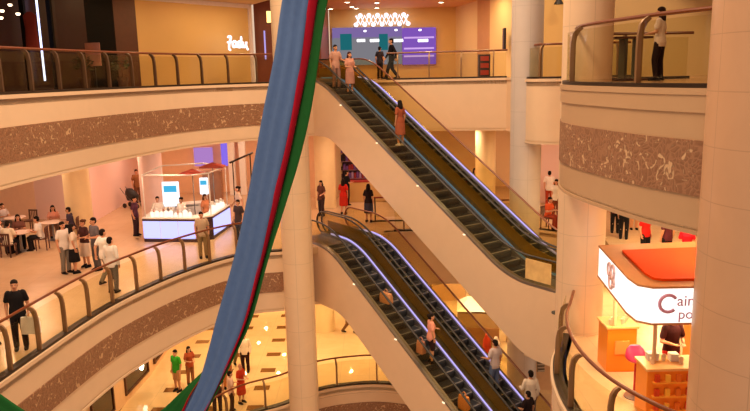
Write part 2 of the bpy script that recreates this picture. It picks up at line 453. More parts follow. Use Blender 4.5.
# ---- railings
def railing(path, z, label, spacing=1.45, first=.2, side=1, h=1.13, group=None, mats=(RAILW, BRONZE), trim_ends=(.0, .0), rail_only=None, glass=True):
    """path runs along the slab edge; the floor lies on its left (side=1). Posts rise at the edge and hook inwards to the rail"""
    c = path[len(path)//2]
    root = empty('glass_railing', (c.x, c.y, z), 0, label, 'railing', group)
    inv = Matrix.Translation((-c.x, -c.y, -z))
    def place(nm, bm, m, sm=40):
        bmesh.ops.transform(bm, matrix=inv, verts=bm.verts[:]); return fin(nm, bm, m, root, smooth=sm)
    bm = BM(); strip(bm, path, .0*side, .20*side, z+.002, z+.065); place('base_channel', bm, BRONZED)
    rp = offset(path, .26*side)
    bm = BM(); tube(bm, [Vector((p.x, p.y, z+h)) for p in rp], .036, 8); place('handrail', bm, mats[0])
    total = plen(path); d = first
    stops = []
    while d < total-.1: stops.append(d); d += spacing
    for d in stops:
        p, t = at_len(path, d); n = Vector((-t.y, t.x, 0))*side
        prof = [(.07, .06), (.07, .55), (.075, .82), (.10, .97), (.16, 1.06), (.235, h-.035)]
        wd = [.05, .05, .048, .042, .035, .03]
        bm = BM(); vs = []
        for (o, zz), w in zip(prof, wd):
            q = Vector((p.x, p.y, z+zz)) + n*o
            vs.append([bm.verts.new(q + t*sx*.028 + n*sy*w + Vector((0, 0, sy*w*(.8 if zz > .9 else 0)))*-1) for sx, sy in ((-1, -1), (1, -1), (1, 1), (-1, 1))])
        for a, b in zip(vs, vs[1:]):
            for k in range(4): bm.faces.new((a[k], a[(k+1) % 4], b[(k+1) % 4], b[k]))
        bm.faces.new(vs[0]); bm.faces.new(vs[-1])
        place('post', bm, mats[1], 50)
    if glass:
        cuts = [0.0]+stops+[total]
        for a, b in zip(cuts, cuts[1:]):
            if b-a < .12: continue
            k = max(2, int((b-a)/.3)+1)
            seg = [at_len(path, a+.03+(b-a-.06)*i/(k-1))[0] for i in range(k)]
            bm = BM(); strip(bm, seg, .085*side, .097*side, z+.066, z+h-.10); place('glass_panel', bm, GLASS, 30)
    return root
railing(E3L, L3, 'curved glass railing of the upper left balcony in front of the orange wall', 1.2, mats=(RAILW, BRONZEM))
railing(E3B[1:], L3, 'glass railing on the far edge of the upper floor right of the walking man', 1.35, .5)
railing(E3C, L3, 'short rounded glass railing on the upper floor just right of the grey column', 1.3, .5)
railing(E3R, L3, 'bowed glass railing with reddish handrail around the upper right corner balcony', 2.55, 1.85, h=1.15)
railing(E2L, L2, 'long curved glass railing of the middle left balcony beside the man with a white bag', 1.15, .5)
railing(E2R, L2, 'curved glass railing in front of the orange kiosk', 1.5, .9)
railing(E1L, L1, 'ground floor railing curving around the opening to the basement', 1.6, .5)
railing([Vector((.75, 27.55, 0)), Vector((3.4, 27.62, 0)), Vector((6.0, 27.68, 0))], L2, 'short railing beyond the head of the lower escalators', 1.5, .4)

# ------------------------------------------------------------------ escalators
ESW = 1.36; ESL = 6.0/math.tan(math.radians(30)); TN = math.tan(math.radians(30))
def raw(x): return 0.0 if x < 0 else (-TN*x if x < ESL else -6.0)
def prof(x, w=.8):
    return sum(raw(x+w*(k/8.0)) for k in range(-8, 9))/17.0
XT, XB = -2.3, ESL+2.1
XS = [XT + (XB-XT)*i/96 for i in range(97)]
def under(x):
    line = -1.78-TN*x
    v = []
    for k in range(-6, 7):
        xx = x+k*.08; l = -1.78-TN*xx
        v.append(max(-8.2, min(-2.2, l)))
    return sum(v)/len(v)
_step_mesh = None
def step_mesh():
    global _step_mesh
    if _step_mesh: return _step_mesh
    bm = BM(); w0, w1 = .24, ESW-.24
    P = [(-.02, 0), (.36, 0), (.395, -.015), (.405, -.06), (.40, -.14), (.375, -.235), (.33, -.235), (.33, -.05), (-.02, -.05)]
    sheet(bm, [(a, w0, b) for a, b in P], [(a, w1, b) for a, b in P])
    for i in range(16):                              # tread cleats
        y = w0+.03+(w1-w0-.06)*i/15
        box(bm, (.17, y, .006), (.36, .014, .012))
    for y in (w0+.012, w1-.012): box(bm, (.17, y, .007), (.38, .022, .012), mi=1)
    box(bm, (.368, (w0+w1)/2, .004), (.03, w1-w0-.01, .014), mi=1)
    o = fin('step', bm, [STEELD, pmat('worn step edge', (150, 150, 152), .45, .3)])
    _step_mesh = o.data; bpy.data.objects.remove(o)
    return _step_mesh
def escalator(u_top, v0, z, label, strip_mat, rail_near=BLACK, rail_far=BLACK, near_panel=None):
    root = empty('escalator', uv(u_top, v0, z), math.atan2(U.y, U.x), label, 'escalator', None)
    # cladding: two side walls and an underside
    bm = BM()
    xs = XS
    def side(w0, w1, top):
        a = [(x, w0, prof(x)+top) for x in xs] + [(x, w0, under(x)) for x in reversed(xs)]
        b = [(x, w1, prof(x)+top) for x in xs] + [(x, w1, under(x)) for x in reversed(xs)]
        sheet(bm, a, b)
    side(0, .06, .06); side(ESW-.06, ESW, .06)
    a = [(x, .06, under(x)+.08) for x in xs] + [(x, .06, under(x)) for x in reversed(xs)]
    sheet(bm, a, [(p[0], ESW-.06, p[2]) for p in a])
    for x in (XT, XB): box(bm, (x, ESW/2, (prof(x)+under(x))/2-.2), (.06, ESW-.12, prof(x)-under(x)-.6))
    fin('truss_cladding', bm, CREAM, root, smooth=25)
    for s in (0, 1):
        w = (lambda t: t) if s == 0 else (lambda t: ESW-t)
        bm = BM()      # deck + skirt
        P = [(x, prof(x)+.13) for x in xs] + [(x, prof(x)+.06) for x in reversed(xs)]
        sheet(bm, [(p[0], w(-.004), p[1]) for p in P], [(p[0], w(.21), p[1]) for p in P])
        P = [(x, prof(x)+.062) for x in xs] + [(x, prof(x)-.35) for x in reversed(xs)]
        sheet(bm, [(p[0], w(.19), p[1]) for p in P], [(p[0], w(.215), p[1]) for p in P])
        fin('skirt_deck', bm, STEEL, root, smooth=25)
        g = []
        gx = [x for x in xs]
        top = [(x, prof(x)+.90) for x in gx]
        # rounded glass ends
        for k in range(1, 8):
            an = PI/2-PI*k/8
            top.append((XB+.38*math.cos(an), prof(XB)+.52+.38*math.sin(an)))
        bot = [(x, prof(x)+.13) for x in reversed(gx)]
        head = []
        for k in range(1, 8):
            an = -PI/2-PI*k/8
            head.append((XT+.38*math.cos(an), prof(XT)+.52+.38*math.sin(an)))
        P = top+bot+head
        bm = BM(); sheet(bm, [(p[0], w(.098), p[1]) for p in P], [(p[0], w(.110), p[1]) for p in P])
        fin('glass_balustrade', bm, GLASSE, root)
        if s == 0 and near_panel:
            P = [(x, prof(x)+.56) for x in xs] + [(x, prof(x)+.13) for x in reversed(xs)]
            bm = BM(); sheet(bm, [(p[0], .114, p[1]) for p in P], [(p[0], .124, p[1]) for p in P])
            fin('reflection_panel', bm, near_panel, root)  # strip added to carry the painted gold reflection
        pts = [(x, w(.104), prof(x)+.93) for x in gx]
        e1 = [(XB+.42*math.cos(PI/2-PI*k/10), w(.104), prof(XB)+.51+.42*math.sin(PI/2-PI*k/10)) for k in range(1, 11)]
        e0 = [(XT+.42*math.cos(PI/2+PI*k/10), w(.104), prof(XT)+.51+.42*math.sin(PI/2+PI*k/10)) for k in range(10, 0, -1)]
        bm = BM(); tube(bm, e0+pts+e1, .042, 8, flat=.7)
        fin('handrail', bm, (rail_near, rail_far)[s], root, smooth=50)
        if s == 1:
            bm = BM(); P = [(x, prof(x)+.175) for x in xs[4:-4]] + [(x, prof(x)+.128) for x in reversed(xs[4:-4])]
            sheet(bm, [(p[0], w(.115), p[1]) for p in P], [(p[0], w(.145), p[1]) for p in P])
            fin('light_strip', bm, strip_mat, root)
            bm = BM()
            for k in range(4):
                x = 1.6+k*2.3; box(bm, (x, -.012, prof(x)+.03), (.10, .02, .04))
            o = fin('deck_spotlight', bm, emat('small warm deck lamps', (255, 226, 180), 1.6), root)
    # landing plates
    for xa, xb, nm in ((XT-.1, -.55, 'landing_plate'), (ESL+.6, XB+.1, 'landing_plate')):
        bm = BM(); box(bm, ((xa+xb)/2, ESW/2, prof((xa+xb)/2)-.01), (xb-xa, ESW-.43, .06))
        for i in range(12): box(bm, ((xa+xb)/2, .26+(ESW-.52)*i/11, prof((xa+xb)/2)+.022), (xb-xa-.04, .02, .006))
        fin(nm, bm, STEEL, root)
    n = 0; x = -.5
    sm = step_mesh()
    while x < ESL+.55:
        o = bpy.data.objects.new('step', sm); COL.objects.link(o); o.parent = root
        o.location = (x, 0, prof(x+.2, .55)+.0)
        x += .4; n += 1
    return root
escalator(-24.50, 15.40, L3, 'upper escalator nearer to the camera, with a plain cream side, carrying the couple in pink', TEAL)
escalator(-24.50, 15.40+ESW+.01, L3, 'upper escalator on the far side, edged with a long lilac light strip', LILAC, BLACK, RAILW, REFLG)
escalator(-20.9, 13.30, L2, 'lower escalator nearer to the camera, carrying the woman in pink and dark shorts', LILAC)
escalator(-20.9, 13.30+ESW+.01, L2, 'lower escalator on the far side with lilac strip, carrying the standing man in blue jeans', LILAC, BLACK, RAILW, REFLG)
# standing end post between the escalator foot and the round column
q = onz(551, 309, L2)
t = empty('barrier_post', (4.72, 17.55, L2), 0, 'black barrier post at the foot of the upper escalators beside the round column', 'post')
bm = BM(); lathe(bm, [(.14, .002), (.14, .03), (.05, .05)], (0, 0, 0), 20); fin('post_base', bm, BLACK, t, smooth=40)
bm = BM(); lathe(bm, [(.045, .05), (.045, 1.0), (.03, 1.04)], (0, 0, 0), 16); fin('post_shaft', bm, BLACK, t, smooth=40)
t2 = BM(); box(t2, (0, 0, 0), (.95, .02, .62), bev=.006)
o = fin('poster_board', t2, [pmat('poster amber', (244, 190, 130), .6, var=.5, scale=3.0)])
o.location = uv(-13.0, 15.475, L2+.53); o.rotation_euler = (0, 0, math.atan2(U.y, U.x))
tag(o, 'amber and cream poster panel on the foot of the upper escalator glass', 'poster')
P_L1, P_L2, P_L2R, P_L3, P_L3A, P_AT, P_W, EXPO = 66, 64, 125, 60, 32, 900, .74, 0.13
# ------------------------------------------------------------------ walls, shopfronts (structure)
def wallseg(name, pts, z0, z1, mat, th=.15):
    path = [Vector((p[0], p[1], 0)) for p in pts]
    bm = BM(); strip(bm, path, 0, th, z0, z1); return struct(fin(name, bm, mat))
ORANGE = pmat('amber painted wall', (222, 184, 120), .55, var=.06, scale=.8)
ORANGEW = pmat('honey wall', (238, 208, 156), .6, var=.07, scale=.7)
HONEYD = pmat('honey timber panel', (208, 154, 94), .5, var=.12, scale=2)
MAROON = pmat('dark maroon panel', (58, 28, 22), .4, var=.3, scale=2, spec=.25)
NIGHT = pmat('black shopfront', (12, 8, 8), .6, var=.3, spec=.1)
PINKW = pmat('pink washed wall', (242, 210, 204), .65, var=.05, scale=.6)
KHAKI = pmat('khaki wall', (196, 166, 116), .6, var=.06, scale=.7)
REDBR = pmat('red brown timber', (120, 58, 34), .45, var=.2, scale=3)
# upper floor, left: dark shop, maroon pier, amber wall, recess
wallseg('wall_shop_left', [(-14.0, 14), (-12.0, 20.0), (-10.6, 24.4), (-10.1, 25.6)], 12, 16.6, MAROON)
wallseg('wall_shop_dark', [(-10.1, 25.6), (-9.55, 26.9)], 12, 16.6, NIGHT)
wallseg('wall_pier', [(-9.55, 26.9), (-9.05, 27.9)], 12, 16.6, WOODB, .4)
wallseg('wall_amber', [(-9.05, 27.9), (-5.45, 32.7)], 12, 15.4, ORANGE)
bm = BM(); strip(bm, [Vector((-9.05, 27.9, 0)), Vector((-5.45, 32.7, 0))], -.06, .05, 15.28, 15.46); strip(bm, [Vector((-5.53, 32.58, 0)), Vector((-5.43, 32.72, 0))], -.08, .06, 12, 15.46)
struct(fin('trim_9', bm, pmat('white trim', (232, 220, 226), .5)))
wallseg('wall_recess', [(-5.4, 33.4), (-2.35, 33.4), (-2.35, 40)], 12, 16.6, REDBR, .3)
wallseg('wall_soffit_left', [(-14, 14), (-12.0, 20.0), (-10.1, 25.6), (-9.05, 27.9), (-5.4, 32.9)], 15.46, 17, CREAM, .5)
bm = BM(); prism(bm, [(-9.0, 6), (-14.5, 6), (-14.5, 14), (-12.0, 20), (-10.1, 25.6), (-9.05, 27.9), (-5.4, 33.0)] + XY(list(reversed(E3L[:-4]))), 15.47, 15.6); struct(fin('ceiling', bm, CEIL))
bm = BM(); prism(bm, [(5.2, 9), (14.2, 9), (14.2, 21), (8.6, 25), (7.4, 18.5)] + XY(E3R[6:-1]), 15.9, 16.05); struct(fin('ceiling', bm, CEIL))
# upper floor, back store and right
wallseg('wall_store_back', [(-2.3, 40), (4.7, 40)], 12, 15.9, ORANGE)
wallseg('wall_store_side', [(4.7, 40), (5.4, 36.6)], 12, 15.9, ORANGEW)
wallseg('wall_store_side', [(5.4, 36.6), (5.75, 34.9)], 12, 18, HONEYD)
wallseg('wall_store_side', [(5.75, 34.9), (6.3, 32.3)], 12, 18, ORANGEW)
wallseg('wall_store_side', [(6.3, 32.3), (14, 31.5)], 12, 18, ORANGE)
bm = BM(); prism(bm, [(-5.5, 31.2), (6.6, 31.2), (4.8, 40.1), (-2.6, 40.1), (-2.6, 33.5), (-5.5, 33.5)], 15.78, 15.95); struct(fin('ceiling', bm, pmat('store ceiling', (226, 170, 110), .7)))
wallseg('wall_khaki', [(7.6, 25.4), (14, 21.0), (14, 6)], 12, 18, KHAKI)
# middle floor
wallseg('wall_cafe', [(-30, 32.3), (-15.7, 31.9)], 6, 9.8, pmat('salmon wall', (236, 198, 168), .65, var=.05))
wallseg('wall_cafe_panel', [(-15.7, 31.9), (-13.6, 31.0), (-12.65, 30.6)], 6, 9.8, PINKW)
wallseg('wall_cafe_side', [(-12.65, 30.6), (-12.9, 38.2)], 6, 9.8, PINKW)
wallseg('wall_middle_rear', [(-12.9, 38.2), (-4.0, 38.4), (-3.4, 36), (-2.0, 35.6)], 6, 9.8, pmat('peach wall', (240, 198, 158), .65, var=.06))
wallseg('wall_middle_rear', [(-2.0, 35.6), (-1.6, 37.6), (0.4, 38.4), (16, 38.0), (17, 6)], 6, 9.8, ORANGEW)
wallseg('wall_pier', [(7.9, 33.0), (9.4, 33.0)], 6, 9.8, PINKW, .5)
# ground floor
wallseg('wall_ground_left', [(-9.9, 18), (-9.83, 24.5), (-9.62, 27.6), (-9.65, 30.8), (-9.2, 32.2), (-9.3, 50)], 0, 3.78, PLASTER)
wallseg('wall_ground_rear', [(-9.3, 50), (2.0, 50), (2.0, 42), (16, 40)], 0, 3.78, PLASTER)
wallseg('wall_ground_right', [(5.9, 25.6), (14, 24.0)], 0, 3.78, PLASTER)
for (a, b, n) in (((-9.80, 25.2), (-9.64, 27.4), 1), ((-9.86, 22.2), (-9.83, 24.0), 2), ((-9.62, 28.2), (-9.64, 29.6), 3)):
    P = [Vector((a[0], a[1], 0)), Vector((b[0], b[1], 0))]
    bm = BM(); strip(bm, P, -.05, .02, .35, 2.75)
    o = struct(fin('window_%d' % n, bm, pmat('dark shop window', (40, 26, 24), .12)))
    bm = BM()
    for z in (.3, 2.72): strip(bm, P, -.09, .02, z, z+.08)
    for i in (0, 1):
        c = P[i]; box(bm, (c.x+.03, c.y, 1.55), (.12, .08, 2.5))
    fin('window_frame', bm, WOODB, o)
o = BM(); lathe(o, [(.02, 0), (.16, .02), (.18, .1), (.05, .14)], (0, 0, 0), 16)
o = fin('wall_lamp', o, emat('shop lamp', (255, 236, 200), 8.0), smooth=40); o.location = (-9.60, 26.5, .95); o.rotation_euler = (0, PI/2, 0)
tag(o, 'bright round lamp glowing in the dark ground floor shop window at the left', 'lamp')

# ---- upper floor fittings
o = BM(); box(o, (0, 0, 0), (.055, .05, 2.9), bev=.015)
o = fin('glow_bar', o, emat('cool tube light', (206, 214, 255), 2.6)); o.location = (-10.72, 23.35, 13.75); tag(o, 'tall vertical tube light glowing bluish on the dark shopfront', 'light')
for i, (px, py, d) in enumerate(((10, 5, 22.0), (18, 14, 21.0), (1, 18, 21.5), (28, 24, 22.5), (2, 11, 21.0))):
    p = ony(px, py, d-1.6)
    b = BM(); lathe(b, [(.02, .03), (.05, .025), (.055, 0), (.04, -.03)], (0, 0, 0), 14)
    o = fin('spot_lamp', b, emat('shop spots', (255, 226, 190), 5.0), smooth=40); o.location = p
    tag(o, ['round shop spot lamp highest in the dark shopfront, beside the window mullion', 'spot lamp between the left edge pair and the red garment in the dark shopfront', 'spot lamp at the left edge of the dark shopfront, lower one', 'small dim spot lamp nearest the red hanging garment', 'spot lamp at the left edge of the dark shopfront, upper one'][i], 'lamp', 'spot lamps in the dark shop')
p = ony(31, 30, 20.5)
o = BM(); loft(o, [(0, 0, -.55, .20, .05), (0, 0, 0, .16, .06), (0, 0, .4, .19, .06), (0, 0, .5, .07, .04)])
o = fin('hanging_garment', o, fabric_mat('cloth dull red', (96, 32, 24)), smooth=50); o.location = p; tag(o, 'dull red garment hanging in the dark shop window upper left', 'garment')
for i, (x, y) in enumerate(((-12.35, 18.6), (-11.1, 22.6), (-10.75, 23.7))):
    b = BM(); box(b, (x+.25, y, 14.2), (.14, .14, 4.4)); struct(fin('trim_%d' % (10+i), b, NIGHT))
# poster on a stand, planters
t = empty('poster_stand', (-9.55, 24.6, 12), math.radians(-20), 'pale pink poster on a stand behind the upper left railing', 'poster')
b = BM(); box(b, (0, 0, 1.15), (.62, .03, .78), bev=.006); fin('poster_sheet', b, pmat('pale pink poster', (196, 140, 120), .6, var=.25, scale=4), t)
b = BM(); box(b, (0, .02, .4), (.05, .05, .8)); box(b, (0, 0, .012), (.5, .36, .02)); fin('stand', b, BLACK, t)
def plant(loc, h, label, cat='plant', seed=1):
    rnd = random.Random(seed)
    t = empty('potted_plant', loc, 0, label, cat)
    b = BM(); lathe(b, [(.14, 0), (.19, .32), (.2, .36), (.16, .36), (.15, .3)], (0, 0, 0), 18); fin('pot', b, pmat('dark clay pot', (70, 44, 32), .6), t, smooth=40)
    b = BM(); tube(b, [(0, 0, .3), (.01, .01, h*.6)], .02, 6); fin('stem', b, WOODB, t)
    b = BM()
    for i in range(90):
        a = rnd.uniform(0, 2*PI); el = rnd.uniform(-.3, 1.2); r = rnd.uniform(.08, .30)
        c = Vector((math.cos(a)*math.cos(el)*r, math.sin(a)*math.cos(el)*r, h*.62+math.sin(el)*r*1.3))
        d = Vector((math.cos(a), math.sin(a), rnd.uniform(-.4, .7))).normalized(); s = d.orthogonal().normalized()
        l = rnd.uniform(.10, .17); w = .03
        v = [b.verts.new(q) for q in (c, c+d*l*.5+s*w, c+d*l, c+d*l*.5-s*w)]; b.faces.new(v)
    fin('foliage', b, pmat('dark leaf', (34, 48, 26), .5, var=.3), t)
plant((-9.85, 24.4, 12), 1.15, 'dark bushy pot plant left of the pink poster on the upper floor', seed=2)
plant((-8.75, 25.0, 12), 1.1, 'dark bushy pot plant right of the pink poster on the upper floor', seed=3)
# script sign on the amber wall: white looping letters
def script_sign():
    d = (Vector((-5.45, 32.7, 0))-Vector((-9.05, 27.9, 0))).normalized(); n = Vector((d.y, -d.x, 0))
    p = ony(238, 44, 30.9)
    t = empty('wall_sign', p, math.atan2(d.y, d.x), 'white looping script sign lit on the amber wall', 'sign')
    strokes = [[(-.58, .36), (-.50, .44), (-.40, .38), (-.46, .2), (-.52, -.02), (-.54, -.3), (-.46, -.36)], [(-.62, .08), (-.36, .12)],
               [(-.12, .12), (-.22, .16), (-.32, .02), (-.28, -.18), (-.16, -.12), (-.1, .14), (-.12, -.1), (-.04, -.18)],
               [(.18, .10), (.08, .16), (-.01, .02), (.04, -.18), (.14, -.12), (.22, .42), (.2, -.1), (.28, -.18)],
               [(.32, .14), (.31, -.1), (.40, -.18), (.48, -.02), (.52, .14), (.5, -.1), (.6, -.34)]]
    for s in strokes:
        pth = smooth_path([Vector((a*.95, 0, b*.72)) for a, b in s], 5)
        b = BM(); tube(b, pth, .045, 6); fin('letter', b, emat('white sign letters', (255, 244, 250), 1.6), t)
script_sign()
p = ony(269, 17, 32.6)
t = empty('wall_lantern', p, 0, 'small glowing rectangular wall lantern left of the striped drape', 'lamp')
b = BM(); box(b, (0, 0, 0), (.2, .14, .5), bev=.02); fin('lantern_glass', b, emat('lantern', (255, 190, 110), 3.0), t)
b = BM(); box(b, (0, 0, .28), (.26, .2, .06)); box(b, (0, 0, -.28), (.26, .2, .06)); fin('lantern_frame', b, WOODB, t)
o = BM(); box(o, (0, 0, 0), (.07, .05, 1.3), bev=.02); o = fin('glow_bar', o, emat('lilac glare', (190, 170, 240), .9)); o.location = ony(265, 45, 33.36)  # lilac mirror glare on the recess, modelled as a glowing bar
tag(o, 'short lilac glare streak below the small wall lantern', 'light')
# store sign (row of interlaced diamonds) and glowing shopfront
def store():
    a = ony(356, 20, 39.6); b_ = ony(408, 19.4, 39.6)
    t = empty('store_sign', ((a.x+b_.x)/2, 39.6, (a.z+b_.z)/2), 0, 'white glowing sign of interlaced diamonds above the purple store front', 'sign')
    L = b_.x-a.x; n = 6; w = L/n; h = .24
    m = emat('store sign glow', (250, 240, 255), 1.5)
    for ph in (0, 1):
        b = BM(); tube(b, [(-L/2+w*.5*k, 0, (h if (k+ph) % 2 else -h)) for k in range(2*n+1)], .055, 6); fin('zigzag', b, m, t)
    for k in range(n+1):
        for s in (-1, 1):
            if k == n and s == 1: continue
            b = BM(); ellip(b, (-L/2+w*(k+(.5 if s > 0 else 0)), -.02, s*h), (.13, .06, .12)); fin('diamond_tip', b, m, t, smooth=60)
    t = empty('storefront', (0, 39.9, 12), 0, 'purple and teal lit store front at the rear of the upper floor', 'shop')
    def rect(nm, x0, x1, y0, y1, dep, mat, th=.06):
        p = ony(x0, y0, dep); q = ony(x1, y1, dep)
        b = BM(); box(b, ((p.x+q.x)/2, dep-39.9, (p.z+q.z)/2-12), (abs(q.x-p.x), th, abs(p.z-q.z))); return fin(nm, b, mat, t)
    rect('purple_panel', 402, 436, 28, 64, 39.8, emat('purple screen', (140, 92, 200), .75))
    rect('header_panel', 332, 402, 28, 38, 39.8, emat('violet header', (140, 116, 180), .7))
    rect('window_pane', 332, 402, 38, 64, 39.8, emat('grey teal interior', (140, 138, 146), .7))
    for (x0, x1) in ((340, 352), (379, 388)): rect('teal_panel', x0, x1, 34, 50, 39.72, emat('teal screen', (40, 130, 140), .55))
    for (x0, x1) in ((357, 365), (370, 379), (394, 403), (418, 428)): rect('light_bar', x0, x1, 39.3, 41.7, 39.66, emat('white bar', (255, 250, 255), 3.0))
    for y in (37, 47.8, 55.5): rect('shelf_light', 404, 434, y, y+1, 39.70, emat('lilac bar', (214, 170, 240), .9))
    for (x, y) in ((365, 31), (396, 30), (420, 30)): rect('spot', x-1.2, x+1.2, y-.8, y+.8, 39.6, emat('white bar', (255, 250, 255), 3.0))
store()
# ceiling downlights over the store
k = 0
for (px, py, lb) in ((347, 2, 'nearest recessed downlight of the left row in front of the store'), (352, 6.5, 'middle recessed downlight of the left row in front of the store'), (356.5, 11.5, 'farthest recessed downlight of the left row before the store'),
                     (377, 2.5, 'nearest recessed downlight of the right row in front of the store'), (376.5, 9, 'farthest recessed downlight of the right row before the store'), (441, 2, 'single recessed downlight right of the others in the store ceiling'), (331, 12.5, 'recessed downlight at the left end of the store ceiling, near the brown pier')):
    p = onz(px, py, 15.77) if py < 10 else None
    if p is None or p.y > 39: p = onz(px, 9.2, 15.77); p.y = min(p.y, 39.2)
    t = empty('ceiling_downlight', (p.x, p.y, 15.77), 0, lb, 'ceiling light', 'store ceiling downlights')
    b = BM(); lathe(b, [(.17, 0), (.17, -.03), (.13, -.03), (.13, 0)], (0, 0, 0), 20); fin('trim_ring', b, WHITE, t, smooth=40)
    b = BM(); lathe(b, [(.13, -.005), (.12, -.02), (.05, -.03)], (0, 0, 0), 20); fin('lens', b, emat('downlight lens', (255, 236, 200), 14.0), t, smooth=40)
# blade sign and hose cabinet
p = ony(510, 38, 31.5)
o = BM(); box(o, (0, 0, 0), (.10, .42, .95), bev=.02); o = fin('blade_sign', o, pmat('dark sign', (40, 22, 18), .4)); o.location = (6.0, 32.4, p.z); tag(o, 'dark hanging blade sign on the honey wall left of the grey column', 'sign')
p = ony(485, 68, 31.0)
t = empty('display_stand', (p.x, 31.3, 12), 0, 'red and black display stand behind the far upper railing', 'stand')
b = BM(); box(b, (0, 0, .5), (.5, .36, 1.0), bev=.02); fin('cabinet', b, pmat('cabinet black', (56, 34, 28), .5), t)
for i in range(3):
    b = BM(); box(b, (0, -.19, .22+i*.3), (.36, .02, .2), bev=.005); fin('red_panel', b, pmat('cabinet red', (170, 54, 34), .5), t)
p = ony(559, 3, 24.2)
o = BM(); lathe(o, [(.05, .3), (.07, .2), (.19, 0), (.2, -.05), (.1, -.06)], (0, 0, 0), 18); p = ony(559, 3, 31.2); o = fin('projector_lamp', o, BLACK, smooth=40); o.location = (p.x, 31.25, p.z); tag(o, 'black lamp housing high on the wall between the two right columns', 'lamp')
b = BM(); tube(b, [(0, 0, .25), (0, .3, .3), (0, .75, .3)], .03, 6); fin('wall_bracket', b, BLACK, o)
# table on the corner balcony
t = empty('console_table', (6.1, 16.9, 12), math.radians(8), 'dark console table behind the glass of the corner balcony', 'table')
b = BM(); box(b, (0, 0, 1.0), (.95, .4, .05), bev=.01); fin('table_top', b, WOODB, t)
for x in (-.42, .42):
    b = BM(); box(b, (x*.4, 0, .5), (.07, .3, .96)); fin('leg', b, pmat('olive leg', (70, 66, 44), .5), t)
b = BM(); box(b, (0, 0, .03), (.8, .36, .05)); fin('base', b, WOODB, t)

